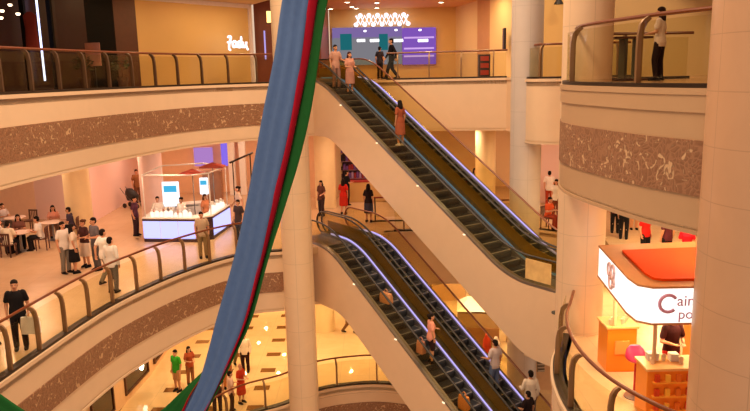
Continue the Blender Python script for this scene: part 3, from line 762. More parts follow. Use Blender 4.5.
# ---- middle floor: perfume kiosk
def perfume_kiosk():
    t = empty('perfume_kiosk', (-7.9, 27.9, 6), 0, 'white perfume kiosk with glowing lavender counter panels on the middle floor', 'kiosk')
    ox, oy = 7.9, -27.9
    A = [(-9.1, 26.75), (-6.95, 26.45), (-6.38, 26.95), (-6.15, 29.2), (-7.4, 30.4), (-9.2, 29.8)]
    P = [(x+ox, y+oy) for x, y in A]
    def inset(k):
        cx = sum(p[0] for p in P)/len(P); cy = sum(p[1] for p in P)/len(P)
        return [(cx+(x-cx)*k, cy+(y-cy)*k) for x, y in P]
    inn = inset(.68)
    glow = emat('lavender counter glow', (176, 176, 255), 1.6)
    dark = pmat('dark kiosk frame', (54, 32, 44), .35)
    def ring(nm, ko, ki, z0, z1, mat):
        b = BM(); o_ = inset(ko); i_ = inset(ki); n = len(o_)
        for i in range(n):
            j = (i+1) % n
            v = [b.verts.new((p[0], p[1], z)) for z in (z0, z1) for p in (o_[i], o_[j], i_[j], i_[i])]
            for f in ((0, 1, 2, 3), (4, 5, 6, 7), (0, 1, 5, 4), (3, 2, 6, 7)): b.faces.new([v[q] for q in f])
        return fin(nm, b, mat, t)
    ring('plinth', .985, .7, .002, .12, dark)
    ring('counter_body', .97, .68, .12, .86, WHITE)
    ring('counter_edge', 1.0, .98, .84, .92, dark)
    ring('counter_top', 1.0, .66, .92, .97, WHITE)
    for i, n in ((0, 3), (2, 3)):
        p = Vector(P[i]+(0,)); q = Vector(P[i+1]+(0,)); d = (q-p); nn = Vector((d.y, -d.x, 0)).normalized()
        for k in range(n):
            a = p+d*(k/n+.012); c = p+d*((k+1)/n-.012)
            b = BM(); strip(b, [a, c], -.002, .05, .15, .82); fin('glow_panel', b, glow, t)
    for i in (1,):
        p = Vector(P[i]+(0,)); q = Vector(P[i+1]+(0,))
        b = BM(); strip(b, [p, q], -.004, .05, .13, .83); fin('corner_panel', b, dark, t)
    for (x, y) in (inset(.93)[0], inset(.93)[2], inset(.93)[3], inset(.93)[5]):
        b = BM(); tube(b, [(x, y, .95), (x, y, 2.6)], .022, 8); fin('post', b, WHITE, t)
    fr = [inset(.93)[i] for i in (0, 1, 2, 3, 4, 5)]
    b = BM(); pts = [Vector((x, y, 2.62)) for x, y in fr]
    for i in range(6): tube(b, [pts[i], pts[(i+1) % 6]], .03, 8)
    fin('canopy_frame', b, WHITE, t)
    red = pmat('red canopy', (150, 62, 46), .5)
    for (x, y, z, w, d) in ((.75, -.6, 2.62, .95, .5), (1.3, .5, 2.72, .95, .6)):
        b = BM(); v = [b.verts.new(q) for q in ((x-w/2, y-d/2, z), (x+w/2, y-d/2, z), (x+w/2, y+d/2, z), (x-w/2, y+d/2, z), (x, y, z+.16), (x-w/2, y-d/2, z-.05), (x+w/2, y-d/2, z-.05), (x+w/2, y+d/2, z-.05), (x-w/2, y+d/2, z-.05))]
        for f in ((0, 1, 4), (1, 2, 4), (2, 3, 4), (3, 0, 4), (0, 1, 6, 5), (1, 2, 7, 6), (2, 3, 8, 7), (3, 0, 5, 8), (5, 6, 7, 8)): b.faces.new([v[i] for i in f])
        c = fin('red_canopy', b, red, t)
        b = BM(); tube(b, [(x, y, .95), (x, y, z)], .02, 8); fin('canopy_pole', b, STEEL, c)
    for i, (px, py, w, h) in enumerate(((171, 194, .66, 1.0), (204, 186, .34, .7))):
        p = onz(px, py+14, 6.97)
        y = 28.0 if i == 0 else 29.2
        p = ony(px, py, y)
        b = BM(); box(b, (p.x+ox, y+oy, p.z-6), (w, .14, h), bev=.02); f = fin('display_screen', b, emat('white display glow', (240, 246, 255), 1.3), t)
        b = BM(); box(b, (p.x+ox, y+oy-.075, p.z-6+h*.22), (w*.78, .02, h*.26)); fin('cyan_banner', b, emat('cyan label', (70, 176, 220), 1.0), f)
        b = BM(); box(b, (p.x+ox, y+oy+.02, .97+(p.z-6-h/2-.97)/2), (.2, .1, max(.05, p.z-6-h/2-.97))); fin('screen_stand', b, WHITE, f)
    b = BM(); box(b, (.95, 1.9, 1.2), (.8, .3, 2.3), bev=.01)
    fin('shelf_cabinet', b, pmat('kiosk brown shelf', (150, 100, 70), .5, var=.3), t)
    return t, P, inset
KT, KP, KIN = perfume_kiosk()
rnd = random.Random(3)
bot = None
for i in range(16):
    e = 0 if i < 9 else 2
    f = (i+.7)/9.6 if e == 0 else (i-9+.6)/7.4
    a = KIN(.86)[e]; c = KIN(.86)[e+1]
    x = a[0]+(c[0]-a[0])*f-7.9; y = a[1]+(c[1]-a[1])*f+27.9
    if bot is None:
        b = BM(); lathe(b, [(.055, 0), (.06, .02), (.06, .16), (.025, .19), (.025, .21)], (0, 0, 0), 14)
        bot = fin('perfume_bottle', b, emat('glowing bottle glass', (255, 236, 214), 1.3), smooth=40)  # bottles emit light themselves to look brightly lit
        b = BM(); lathe(b, [(.03, .21), (.034, .22), (.034, .29), (.02, .3)], (0, 0, 0), 12); cap = fin('bottle_cap', b, WHITE, bot, smooth=40); o = bot
    else:
        o = bot.copy(); COL.objects.link(o); q = cap.copy(); q.parent = o; COL.objects.link(q)
    s = rnd.uniform(.8, 1.5); o.location = (x, y, 6.97); o.scale = (s*1.2, s*1.2, s)
    tag(o, 'small pale perfume bottle standing on the white kiosk counter', 'bottle', 'perfume bottles on the kiosk counter')
# glowing signs on the rear wall
for i, (x0, x1, y0, y1, lb) in enumerate(((193, 213, 148, 166, 'pale purple lit wall sign behind the perfume kiosk'), (220, 228, 142, 166, 'deep violet lit wall sign nearest the tall pale pillars'))):
    p = ony(x0, y0, 38.0); q = ony(x1, y1, 38.0)
    b = BM(); box(b, (0, 0, 0), (q.x-p.x, .08, abs(p.z-q.z)), bev=.02)
    o = fin('wall_sign', b, emat('violet sign %d' % i, ((176, 128, 200), (140, 110, 236))[i], .9)); o.location = ((p.x+q.x)/2, 38.1, (p.z+q.z)/2); tag(o, lb, 'sign')
for i, px in enumerate((231.5, 242.5)):
    p = ony(px, 165, 37.2)
    b = BM(); box(b, (0, 0, 1.85), (.34, .3, 3.7), bev=.03); o = fin('pillar', b, WHITE); o.location = (p.x, 37.3, 6)
    tag(o, ('slim pale pillar beside the violet wall sign', 'slim pale pillar nearest the striped drape on the middle floor')[i], 'pillar')
t = empty('ramp_rail', (-6.6, 35.2, 6), 0, 'dark slanting handrail in front of the slim pale pillars', 'railing')
b = BM(); tube(b, [(-.7, 0, 2.0), (.5, 0, 2.5)], .05, 8); fin('handrail', b, BRONZED, t)
for x in (-.55, .35):
    b = BM(); tube(b, [(x, 0, 0), (x, 0, 2.06+(x+.55)*.42)], .03, 8); fin('post', b, BRONZED, t)
# cafe furniture
WOODC = pmat('cafe chair wood', (92, 54, 40), .5, var=.15); CLOTHT = pmat('pale table top', (226, 200, 184), .5)
def cafe_table(x, y, label):
    t = empty('cafe_table', (x, y, 6), 0, label, 'table', 'cafe tables')
    b = BM(); lathe(b, [(.40, .71), (.42, .72), (.42, .745), (.40, .75)], (0, 0, 0), 28); fin('table_top', b, CLOTHT, t, smooth=40)
    b = BM(); lathe(b, [(.04, .03), (.035, .71)], (0, 0, 0), 12); fin('stem', b, STEEL, t, smooth=40)
    b = BM(); lathe(b, [(.25, 0), (.25, .015), (.05, .04)], (0, 0, 0), 24); fin('foot', b, STEEL, t, smooth=40)
chair0 = None
def cafe_chair(x, y, rz, label):
    global chair0
    if chair0 is None:
        t = empty('cafe_chair', (0, 0, 0), 0)
        b = BM(); box(b, (0, 0, .45), (.42, .42, .045), bev=.015); fin('seat', b, WOODC, t)
        b = BM()
        for k in range(5): box(b, (-.15+.075*k, .195, .66), (.03, .02, .36))
        box(b, (0, .195, .86), (.42, .03, .07), bev=.01); fin('backrest', b, WOODC, t)
        for sx in (-1, 1):
            for sy in (-1, 1):
                b = BM(); box(b, (sx*.185, sy*.185, .215 if sy < 0 else .42), (.035, .035, .43 if sy < 0 else .84)); fin('leg', b, WOODC, t)
        chair0 = t; o = t
    else:
        o = chair0.copy(); COL.objects.link(o)
        for ch in chair0.children:
            c = ch.copy(); c.parent = o; COL.objects.link(c)
    o.location = (x, y, 6); o.rotation_euler = (0, 0, rz); tag(o, label, 'chair', 'cafe chairs'); return o
TB = [(-13.35, 25.7), (-12.95, 27.5), (-15.0, 28.6)]
for (x, y), lb in zip(TB, ('round cafe table nearest to the left edge, ringed by seated diners', 'round cafe table nearest the yellowish column', 'round cafe table farthest back by the salmon wall')): cafe_table(x, y, lb)
# stroller-like dark cart by the pink wall
t = empty('baby_stroller', (-12.0, 34.2, 6), math.radians(70), 'dark baby stroller parked by the pink side wall', 'stroller')
b = BM(); loft(b, [(0, 0, .38, .2, .3), (0, 0, .6, .24, .38), (0, .1, .8, .22, .28), (0, .16, .95, .12, .16)]); fin('seat', b, BLACK, t, smooth=50)
for sx in (-1, 1):
    b = BM(); tube(b, [(sx*.2, -.4, .1), (sx*.2, .35, .75), (sx*.2, .55, 1.0)], .018, 6); fin('frame', b, STEEL, t)
    for sy in (-.4, .35):
        b = BM(); tube(b, [(sx*.2-.02, sy, .12), (sx*.2+.02, sy, .12)], .115, 14); fin('wheel', b, BLACK, t)
# middle rear shop: dark shelves seen below the escalator
p = ony(352, 168, 37.2)
t = empty('shop_shelving', (p.x+.3, 37.0, 6), 0, 'shop shelves stacked with purple goods seen under the upper escalators', 'shelf')
b = BM(); box(b, (0, .2, 1.7), (1.9, .06, 3.3)); box(b, (-.95, 0, 1.7), (.05, .4, 3.3)); box(b, (.95, 0, 1.7), (.05, .4, 3.3)); fin('shelf_frame', b, pmat('plum shelf', (70, 34, 60), .5), t)
for k in range(7):
    b = BM(); box(b, (0, 0, .35+k*.46), (1.86, .38, .035)); fin('shelf_board', b, pmat('shelf board', (150, 110, 120), .5), t)
    b = BM()
    for q in range(13):
        h = .18+.16*rnd.random(); box(b, (-.83+q*.138, -.02, .37+k*.46+h/2), (.10, .26, h), mi=rnd.randrange(4))
    fin('stacked_goods', b, [pmat('goods violet', (120, 80, 170), .5), pmat('goods lilac', (190, 160, 210), .5), pmat('goods red', (170, 50, 60), .5), pmat('goods dark', (40, 24, 40), .5)], t)['kind'] = 'stuff'
t = empty('shop_counter', (-.2, 34.6, 6), 0, 'amber shop counter with red goods below the purple shelves', 'counter')
b = BM(); box(b, (0, 0, .5), (2.8, .5, 1.0), bev=.02); fin('counter_body', b, ORANGE, t)
b = BM(); box(b, (0, 0, 1.02), (2.9, .6, .05), bev=.01); fin('counter_top', b, pmat('counter red', (170, 50, 40), .4), t)
t = empty('barrier_rail', (.6, 29.6, 6), 0, 'red rail barrier standing beyond the heads of the lower escalators', 'railing')
b = BM(); tube(b, [(-.65, 0, 1.05), (.55, 0, 1.05), (.63, 0, .95), (.65, 0, .05)], .035, 8); fin('handrail', b, pmat('red rail', (150, 40, 30), .4), t)
b = BM(); tube(b, [(-.6, 0, .05), (-.6, 0, 1.05)], .03, 8); fin('post', b, BRONZED, t)
b = BM(); box(b, (0, 0, .55), (1.15, .012, .7)); fin('glass_panel', b, GLASS, t)
b = BM(); box(b, (0, 0, .025), (1.4, .12, .05)); fin('base', b, BRONZED, t)
# ground floor kiosk under a white canopy
t = empty('market_stall', (4.62, 30.7, 0), math.radians(-8), 'brown glass fronted ground floor stall under a white canopy', 'stall')
b = BM(); box(b, (0, 0, .55), (1.9, 1.6, 1.1), bev=.02); fin('counter', b, pmat('stall brown', (150, 108, 66), .4), t)
b = BM(); box(b, (0, -.05, 1.5), (1.8, 1.4, .8)); fin('glass_case', b, pmat('stall case', (170, 140, 96), .15), t)
b = BM(); v = [b.verts.new(q) for q in ((-.95, -.8, 2.0), (.7, -.8, 2.0), (.7, .8, 2.0), (-.95, .8, 2.0), (-.5, -.3, 2.45), (.3, -.3, 2.45), (.3, .3, 2.45), (-.5, .3, 2.45))]
for f in ((0, 1, 2, 3), (0, 1, 5, 4), (1, 2, 6, 5), (2, 3, 7, 6), (3, 0, 4, 7), (4, 5, 6, 7)): b.faces.new([v[i] for i in f])
t.scale = (1, 1, .84)
fin('canopy', b, pmat('white canvas', (250, 246, 236), .6), t)
for sx in (-.9, .65):
    b = BM(); tube(b, [(sx, -.72, 1.1), (sx, -.72, 2.02)], .025, 6); fin('post', b, STEEL, t)
t = empty('market_stall', (3.9, 37.0, 0), 0, 'cluttered pale ground floor stall farther behind the white canopy stall', 'stall')
b = BM(); box(b, (0, 0, .5), (1.8, .9, 1.0), bev=.02); fin('counter', b, pmat('stall tan', (200, 160, 110), .5), t)
for i in range(10):
    b = BM(); h = rnd.uniform(.2, .5); box(b, (-.75+i*.165, rnd.uniform(-.2, .2), 1.0+h/2), (.14, .2, h), bev=.01); fin('goods_box', b, [WHITE, ORANGE, CPINK][i % 3], t)
for i, (x, y) in enumerate(((4.75, 28.9), (5.1, 28.6))):
    b = BM(); lathe(b, [(.16, 0), (.2, .1), (.17, .75), (.1, .9), (.07, 1.0)], (0, 0, 0), 18)
    o = fin('merchandise_stand', b, (pmat('stand red', (200, 60, 40), .5), WHITE)[i], smooth=40); o.location = (x, y, 0); tag(o, ('red merchandise stand', 'white merchandise stand')[i]+' in front of the ground floor stall by the escalator', 'stand')
p = ony(541.5, 360, 25.0)
t = empty('vent_grille', (p.x, 25.02, p.z), 0, 'grey slatted grille on the ground floor wall right of the pale column', 'grille')
b = BM(); box(b, (0, .05, 0), (.28, .03, 1.0)); fin('backing', b, pmat('grille back', (120, 100, 84), .6), t)
b = BM()
for i in range(8): box(b, (0, 0, -.44+i*.125), (.26, .05, .05))
fin('slats', b, pmat('grille grey', (190, 176, 160), .5), t)

# ---- middle floor right: orange kiosk with lightbox canopy
OR = pmat('orange laminate', (250, 146, 40), .35, var=.05); ORD = pmat('deep orange canopy top', (240, 78, 8), .7, var=.05, spec=.1); TANR = pmat('tan canopy roof', (188, 124, 66), .6)
def text_mesh(s, size, depth=.01):
    cu = bpy.data.curves.new('txt', 'FONT'); cu.body = s; cu.size = size; cu.extrude = depth; cu.align_x = 'LEFT'; cu.align_y = 'CENTER'
    o = bpy.data.objects.new('txt', cu); COL.objects.link(o)
    dg = bpy.context.evaluated_depsgraph_get(); dg.update()
    me = bpy.data.meshes.new_from_object(o.evaluated_get(dg)); bpy.data.objects.remove(o); bpy.data.curves.remove(cu); return me
def orange_kiosk():
    ox, oy = 5.9, 13.1
    t = empty('snack_kiosk', (ox, oy, 6), 0, 'orange snack kiosk under a white lightbox canopy with pink lettering', 'kiosk')
    def L(p): return (p[0]-ox, p[1]-oy)
    P = [L(q) for q in ((4.72, 14.35), (4.50, 12.05), (4.52, 11.62), (4.72, 11.45), (6.9, 11.42), (7.1, 11.6), (7.1, 14.5))]
    z0, z1 = 1.98, 2.60
    b = BM(); prism(b, P, z0, z1); fin('lightbox', b, emat('white lightbox', (255, 248, 238), 1.3), t)
    cx = sum(p[0] for p in P)/len(P); cy = sum(p[1] for p in P)/len(P)
    k = lambda s: [(cx+(x-cx)*s, cy+(y-cy)*s) for x, y in P]
    b = BM(); prism(b, k(1.012), z1, z1+.035); prism(b, k(1.012), z0-.035, z0); fin('canopy_rim', b, TANR, t)
    b = BM(); prism(b, k(.70), z1+.03, z1+.08); fin('roof_panel', b, ORD, t)
    txt = pmat('pink lettering', (214, 156, 190), .5)
    def put(me, x, z, nm):
        o = link(nm, me, txt, t); o.location = (x-ox, 11.445-oy-.006, z-6); o.rotation_euler = (PI/2, 0, 0); return o
    # large ring-like C, then the smaller letters
    b = BM(); tube(b, [(.15*math.cos(a), 0, .15*math.sin(a)) for a in [math.radians(38+q*12) for q in range(24)]], .03, 8)
    o = fin('letter', b, txt, t); o.location = (4.98-ox, 11.43-oy, 8.335-6)
    put(text_mesh('aint', .27), 5.13, 8.37, 'letters'); put(text_mesh('pou', .25), 5.16, 8.13, 'letters')
    # emblem of rings on the left face
    n = (Vector((4.50, 12.05, 0))-Vector((4.72, 14.35, 0))).normalized()
    c = Vector((4.72, 14.35, 0)).lerp(Vector((4.50, 12.05, 0)), .50)
    for i, (du, dz, r) in enumerate(((-.16, .1, .12), (.12, .12, .13), (0, -.1, .14), (.2, -.08, .07), (-.02, .02, .07))):
        b = BM(); pts = [Vector((c.x-ox, c.y-oy, 8.30-6))+n*(du+r*math.cos(q*PI/8))+Vector((-.012, 0, dz+r*math.sin(q*PI/8))) for q in range(17)]
        tube(b, pts, .03, 6); fin('emblem_ring', b, pmat('pale emblem pink', (236, 196, 196), .5), t)
    for q in ((4.95, 13.9), (5.02, 12.0), (6.85, 11.9), (6.85, 14.1)):
        b = BM(); tube(b, [(q[0]-ox, q[1]-oy, 0), (q[0]-ox, q[1]-oy, z0)], .035, 10); fin('canopy_post', b, pmat('post cream', (240, 200, 150), .4), t)
    # counters
    def counter(x0, x1, y0, y1, shelves):
        b = BM(); box(b, ((x0+x1)/2-ox, (y0+y1)/2-oy, .48), (x1-x0, y1-y0, .96), bev=.02); c = fin('counter', b, OR, t)
        b = BM(); box(b, ((x0+x1)/2-ox, (y0+y1)/2-oy, .985), (x1-x0+.06, y1-y0+.06, .05), bev=.01); fin('counter_top', b, pmat('counter top peach', (250, 190, 120), .35), c)
        if shelves:
            for s in range(3):
                b = BM(); box(b, ((x0+x1)/2-ox, y0-oy-.03, .22+s*.27), (x1-x0-.16, .10, .03)); fin('display_shelf', b, pmat('shelf yellow', (250, 170, 60), .4), c)
                b = BM()
                for q in range(9): box(b, (x0-ox+.16+q*(x1-x0-.3)/8.5, y0-oy-.045, .30+s*.27), (.08, .06, .13), mi=q % 3)
                fin('packets', b, [pmat('packet red', (214, 70, 30), .4), pmat('packet yellow', (252, 190, 70), .4), pmat('packet amber', (230, 120, 40), .4)], c)['kind'] = 'stuff'
        else:
            b = BM(); box(b, ((x0+x1)/2-ox, y0-oy-.012, .55), (.30, .03, .30), bev=.01); fin('front_panel', b, pmat('panel pale orange', (255, 170, 90), .4), c)
    counter(4.80, 5.42, 13.85, 14.45, False)
    counter(4.82, 6.75, 11.75, 12.3, True)
    b = BM(); box(b, (6.72-ox, 13.2-oy, .75), (.4, 1.9, 1.5), bev=.02); fin('back_cabinet', b, OR, t)
    b = BM(); v = [(-.0, 0, 1.95), (.75, 0, 1.25), (.75, 0, 1.13), (0, 0, 1.83)]
    sheet(b, [(x+.15, -.2, z) for x, y, z in v], [(x+.15, .05, z) for x, y, z in v]); fin('slanted_board', b, pmat('yellow board', (250, 180, 40), .4), t)
    for q in ((4.95, 12.9), (6.0, 12.75), (5.4, 13.6)):
        b = BM(); lathe(b, [(.07, 0), (.07, -.03), (.05, -.035)], (q[0]-ox, q[1]-oy, z0-.036), 16); fin('canopy_fill', b, emat('kiosk fill glow', (255, 224, 170), 6.0), t, smooth=40)  # added glowing discs under the canopy, out of view
orange_kiosk()
CUPM = pmat('paper cup', (250, 226, 196), .5)
cup0 = None
for i in range(12):
    x, y = ((4.9+i*.085, 13.98+(i % 3)*.12) if i < 6 else (4.98+(i-6)*.26, 11.95+(i % 2)*.14))
    if cup0 is None:
        b = BM(); lathe(b, [(.032, 0), (.045, .11), (.048, .115), (.04, .115), (.03, .01)], (0, 0, 0), 14); cup0 = fin('paper_cup', b, CUPM, smooth=40); o = cup0
    else:
        o = cup0.copy(); COL.objects.link(o)
    o.location = (x, y, 7.012)
    tag(o, 'pale paper cup standing on the orange kiosk counter top', 'cup', 'paper cups on the orange kiosk')
for i, (x, y, s) in enumerate(((5.05, 12.15, .2), (5.42, 12.1, .16))):
    b = BM(); box(b, (0, 0, .07), (s, .16, .14), bev=.01); o = fin('napkin_box', b, WHITE); o.location = (x, y, 7.012)
    tag(o, ('larger white box on the front counter of the orange kiosk', 'smaller white box on the front counter of the orange kiosk')[i], 'box')
t = empty('bar_stool', (4.98, 12.72, 6), 0, 'bright pink bar stool beside the orange kiosk front counter', 'stool')
PK = pmat('pink plastic', (236, 60, 110), .3)
b = BM(); loft(b, [(0, 0, .74, .14, .14), (0, 0, .78, .19, .19), (.0, .02, .82, .20, .19), (0, .08, .95, .17, .06), (0, .1, 1.02, .1, .04)]); fin('seat', b, PK, t, smooth=50)
b = BM(); lathe(b, [(.03, .02), (.03, .75)], (0, 0, 0), 12); fin('stem', b, pmat('stool red', (200, 40, 50), .3), t, smooth=40)
b = BM(); lathe(b, [(.2, 0), (.2, .015), (.04, .04)], (0, 0, 0), 20); fin('foot', b, STEEL, t, smooth=40)
# ------------------------------------------------------------------ people
def joints(pose, fem):
    sh = .163 if fem else .188; hp = .088
    J = dict(dz=0.0, lean=0.0)
    st = lambda s: [(s*hp, 0, .90), (s*.1, -.015, .48), (s*.105, .02, .085)]
    J['legs'] = {s: st(s) for s in (-1, 1)}
    J['arms'] = {s: [(s*sh, 0, 1.40), (s*(sh+.045), .035, 1.12), (s*(sh+.04), -.03, .88)] for s in (-1, 1)}
    if pose == 'walk':
        J['legs'] = {1: [(hp, 0, .90), (.092, -.17, .50), (.095, -.27, .12)], -1: [(-hp, 0, .90), (-.095, .03, .47), (-.1, .27, .14)]}
        J['arms'] = {1: [(sh, 0, 1.40), (sh+.04, .13, 1.14), (sh+.03, .14, .90)], -1: [(-sh, 0, 1.40), (-sh-.04, -.07, 1.13), (-sh-.02, -.22, .93)]}
    elif pose == 'hold':
        J['arms'][1] = [(sh, 0, 1.40), (sh+.06, -.03, 1.14), (sh+.05, -.26, 1.10)]
        J['legs'][1] = [(hp, 0, .90), (.1, -.07, .49), (.11, -.02, .085)]
    elif pose == 'carry':
        J['arms'] = {s: [(s*sh, 0, 1.40), (s*(sh+.05), -.02, 1.12), (s*.11, -.24, 1.12)] for s in (-1, 1)}
    elif pose == 'sit':
        J['dz'] = -.41; J['lean'] = -.10
        J['legs'] = {s: [(s*hp, 0, .50), (s*.11, -.42, .50), (s*.115, -.38, .085)] for s in (-1, 1)}
        J['arms'] = {s: [(s*sh, -.06, .985), (s*(sh+.05), -.12, .74), (s*.13, -.33, .78)] for s in (-1, 1)}
    return J
def torso_rings(J, fem, inf=0.0, z0=-.07, z1=.56):
    base = [(-.07, .140, .100, .0), (0, .172, .118, .005), (.08, .166, .112, .0), (.20, .140, .098, -.005), (.32, .152, .108, -.005), (.42, .172, .112, 0), (.49, .165, .092, 0), (.53, .115, .075, 0), (.56, .07, .062, 0)]
    if fem: base = [(-.07, .145, .105, .0), (0, .176, .122, .008), (.08, .165, .112, .0), (.20, .122, .09, -.005), (.32, .138, .108, -.012), (.40, .150, .118, -.015), (.48, .142, .088, 0), (.53, .10, .07, 0), (.56, .06, .056, 0)]
    out = []
    for z, rx, ry, y in base:
        if z < z0-1e-6 or z > z1+1e-6: continue
        out.append((0, y + J['lean']*max(0, z)/.56, .90+J['dz']+z, rx+inf, ry+inf))
    return out
def hand(bm, e, w):
    e = Vector(e); w = Vector(w); d = (w-e).normalized(); f = Vector((0, -1, 0)); a = f - d*f.dot(d)
    side = 1 if w.x > 0 else -1
    if a.length < .55: a = Vector((-side, 0, 0)); a = a-d*a.dot(d)
    a.normalize(); n = d.cross(a).normalized()
    if n.x*side > 0: n = -n                     # palm faces inward
    for k in (-1.5, -.5, .5, 1.5): capsule(bm, w+d*.005+a*k*.013, .014, w+d*.085+a*k*.021, .0115, 8)
    for k, (l1, l2) in zip((-1.5, -.5, .5, 1.5), ((.028, .026), (.038, .034), (.042, .038), (.036, .032))):
        p = w+d*.082+a*k*.0225; q = p+(d+n*.25+a*k*.05).normalized()*l1; r = q+(d*.75+n*.65).normalized()*l2
        capsule(bm, p, .0095, q, .0085, 8); capsule(bm, q, .0085, r, .007, 8)
    p = w+d*.02+a*.022; q = p+(d*.6+a*.75+n*.15).normalized()*.042; r = q+(d*.85+a*.25+n*.35).normalized()*.032
    capsule(bm, p, .014, q, .0105, 8); capsule(bm, q, .0105, r, .008, 8)
CACHE = {}
def cached(key, fn):
    if key not in CACHE: CACHE[key] = fn()
    return CACHE[key]
def body_mesh(pose, fem):
    J = joints(pose, fem); bm = BM(); dz = J['dz']; ly = J['lean']
    loft(bm, torso_rings(J, fem))
    capsule(bm, (0, ly, 1.41+dz), .054, (0, ly-.012, 1.53+dz), .05)
    H = Vector((0, ly-.015, dz))
    ellip(bm, H+Vector((0, .005, 1.615)), (.074, .094, .10)); ellip(bm, H+Vector((0, -.035, 1.555)), (.056, .062, .056))
    capsule(bm, H+Vector((0, -.084, 1.615)), .011, H+Vector((0, -.104, 1.582)), .016, 8)
    for s in (-1, 1):
        ellip(bm, H+Vector((s*.076, .008, 1.598)), (.012, .024, .032))
        h, k, a = J['legs'][s]; m = .94 if fem else 1.0
        capsule(bm, h, .088*m, k, .058*m); capsule(bm, k, .056*m, a, .040*m)
        mid = Vector(k).lerp(Vector(a), .3)+Vector((0, .018, 0)); ellip(bm, mid, (.052*m, .055*m, .12))
        an = Vector(a); capsule(bm, an+Vector((0, .035, -.045)), .036, an+Vector((0, -.13, -.055)), .028)
        sh, e, w = J['arms'][s]; m = .86 if fem else 1.0
        capsule(bm, Vector(sh)-Vector((s*.03, 0, .0)), .058*m, e, .042*m); capsule(bm, e, .041*m, w, .027*m)
        hand(bm, e, w)
    me = remeshed(bm, .0078, .35, 2)
    for m in (SKIN, EYEM, LIPM): me.materials.append(m)
    for p in me.polygons:
        c = p.center - H
        if c.y < -.055:
            if abs(c.z-1.612) < .0085 and .022 < abs(c.x) < .042: p.material_index = 1
            elif abs(c.z-1.543) < .010 and abs(c.x) < .024: p.material_index = 2
    return me
def cloth_mesh(kind, pose, fem):
    J = joints(pose, fem); bm = BM(); dz = J['dz']; ly = J['lean']
    top = kind.split('_')[0]
    if top == 'shirt':
        rings = torso_rings(J, fem, .017, z0=-.05)
        if pose != 'sit' : rings = [(0, .003, .80, .178, .126)]+rings[0:]
        else: rings = [(0, 0, .45, .185, .14)]+[r for r in rings if r[2] > .46]
        loft(bm, rings)
        for s in (-1, 1):
            sh, e, w = J['arms'][s]; sh = Vector(sh); e = Vector(e); w = Vector(w)
            if 'none' in kind: continue
            if 'long' in kind:
                capsule(bm, sh-Vector((s*.03, 0, 0)), .072, e, .056); capsule(bm, e, .055, e.lerp(w, .95), .042)
            else: capsule(bm, sh-Vector((s*.03, 0, 0)), .072, sh.lerp(e, .62), .064)
        return remeshed(bm, .012, .4, 2)
    if top in ('trousers', 'shorts'):
        loft(bm, [(0, 0, .84+dz if pose != 'sit' else .44, .165, .125)]+[r for r in torso_rings(J, fem, .014, -.07, .12)][1:])
        for s in (-1, 1):
            h, k, a = [Vector(q) for q in J['legs'][s]]
            if top == 'shorts': capsule(bm, h, .105, h.lerp(k, .9), .085)
            else:
                capsule(bm, h, .103, k, .078); capsule(bm, k, .077, k.lerp(a, .97), .066)
        return remeshed(bm, .012, .4, 2)
    if top == 'skirt':
        if pose == 'sit':
            loft(bm, [(0, 0, .42, .19, .15), (0, 0, .55, .18, .13), (0, 0, .62, .15, .115)])
            for s in (-1, 1):
                h, k, a = [Vector(q) for q in J['legs'][s]]; capsule(bm, h, .115, k, .095)
            ellip(bm, (0, -.2, .5), (.16, .26, .08))
        else: loft(bm, [(0, 0, .42, .215, .19), (0, 0, .60, .21, .17), (0, 0, .80, .205, .15), (0, .005, .92, .188, .132), (0, 0, 1.0, .165, .118), (0, 0, 1.04, .145, .105)])
        return remeshed(bm, .014, .4, 3)
    if top == 'shoe':
        pass
    if top == 'hair':
        H = Vector((0, ly-.015, dz))
        ellip(bm, H+Vector((0, .016, 1.655)), (.083, .098, .078)); ellip(bm, H+Vector((0, .046, 1.605)), (.080, .070, .092))
        if 'long' in kind:
            ellip(bm, H+Vector((0, .075, 1.48)), (.095, .05, .19))
            for s in (-1, 1): capsule(bm, H+Vector((s*.072, .02, 1.62)), .026, H+Vector((s*.085, .01, 1.43)), .03)
        elif 'bun' in kind: ellip(bm, H+Vector((0, .115, 1.66)), (.05, .045, .05))
        return remeshed(bm, .010, .4, 2)
def shoe_mesh(pose, fem, s):
    J = joints(pose, fem); a = Vector(J['legs'][s][2]); bm = BM()
    z = a.z-.085
    loft(bm, [(a.x, a.y-.045, z+.004, .046, .135), (a.x, a.y-.045, z+.03, .050, .138), (a.x, a.y-.03, z+.055, .047, .115), (a.x, a.y+.005, z+.085, .044, .065), (a.x, a.y+.015, z+.11, .043, .05)], pw=2.6)
    bmesh.ops.recalc_face_normals(bm, faces=bm.faces[:])
    me = bpy.data.meshes.new('shoe'); bm.to_mesh(me); bm.free()
    for p in me.polygons: p.use_smooth = True
    return me
def put_child(name, me, mat, parent):
    if not me.materials: me.materials.append(None)
    o = bpy.data.objects.new(name, me); COL.objects.link(o); o.parent = parent
    o.material_slots[0].link = 'OBJECT'; o.material_slots[0].material = mat
    return o
def cl(c): return fabric_mat('cloth %d %d %d' % tuple(c), c)
BLK = (28, 26, 30); WHT = (232, 226, 218); NAVY = (44, 46, 66); GREY = (112, 106, 104); KHA = (150, 128, 100); DJ = (58, 60, 78)
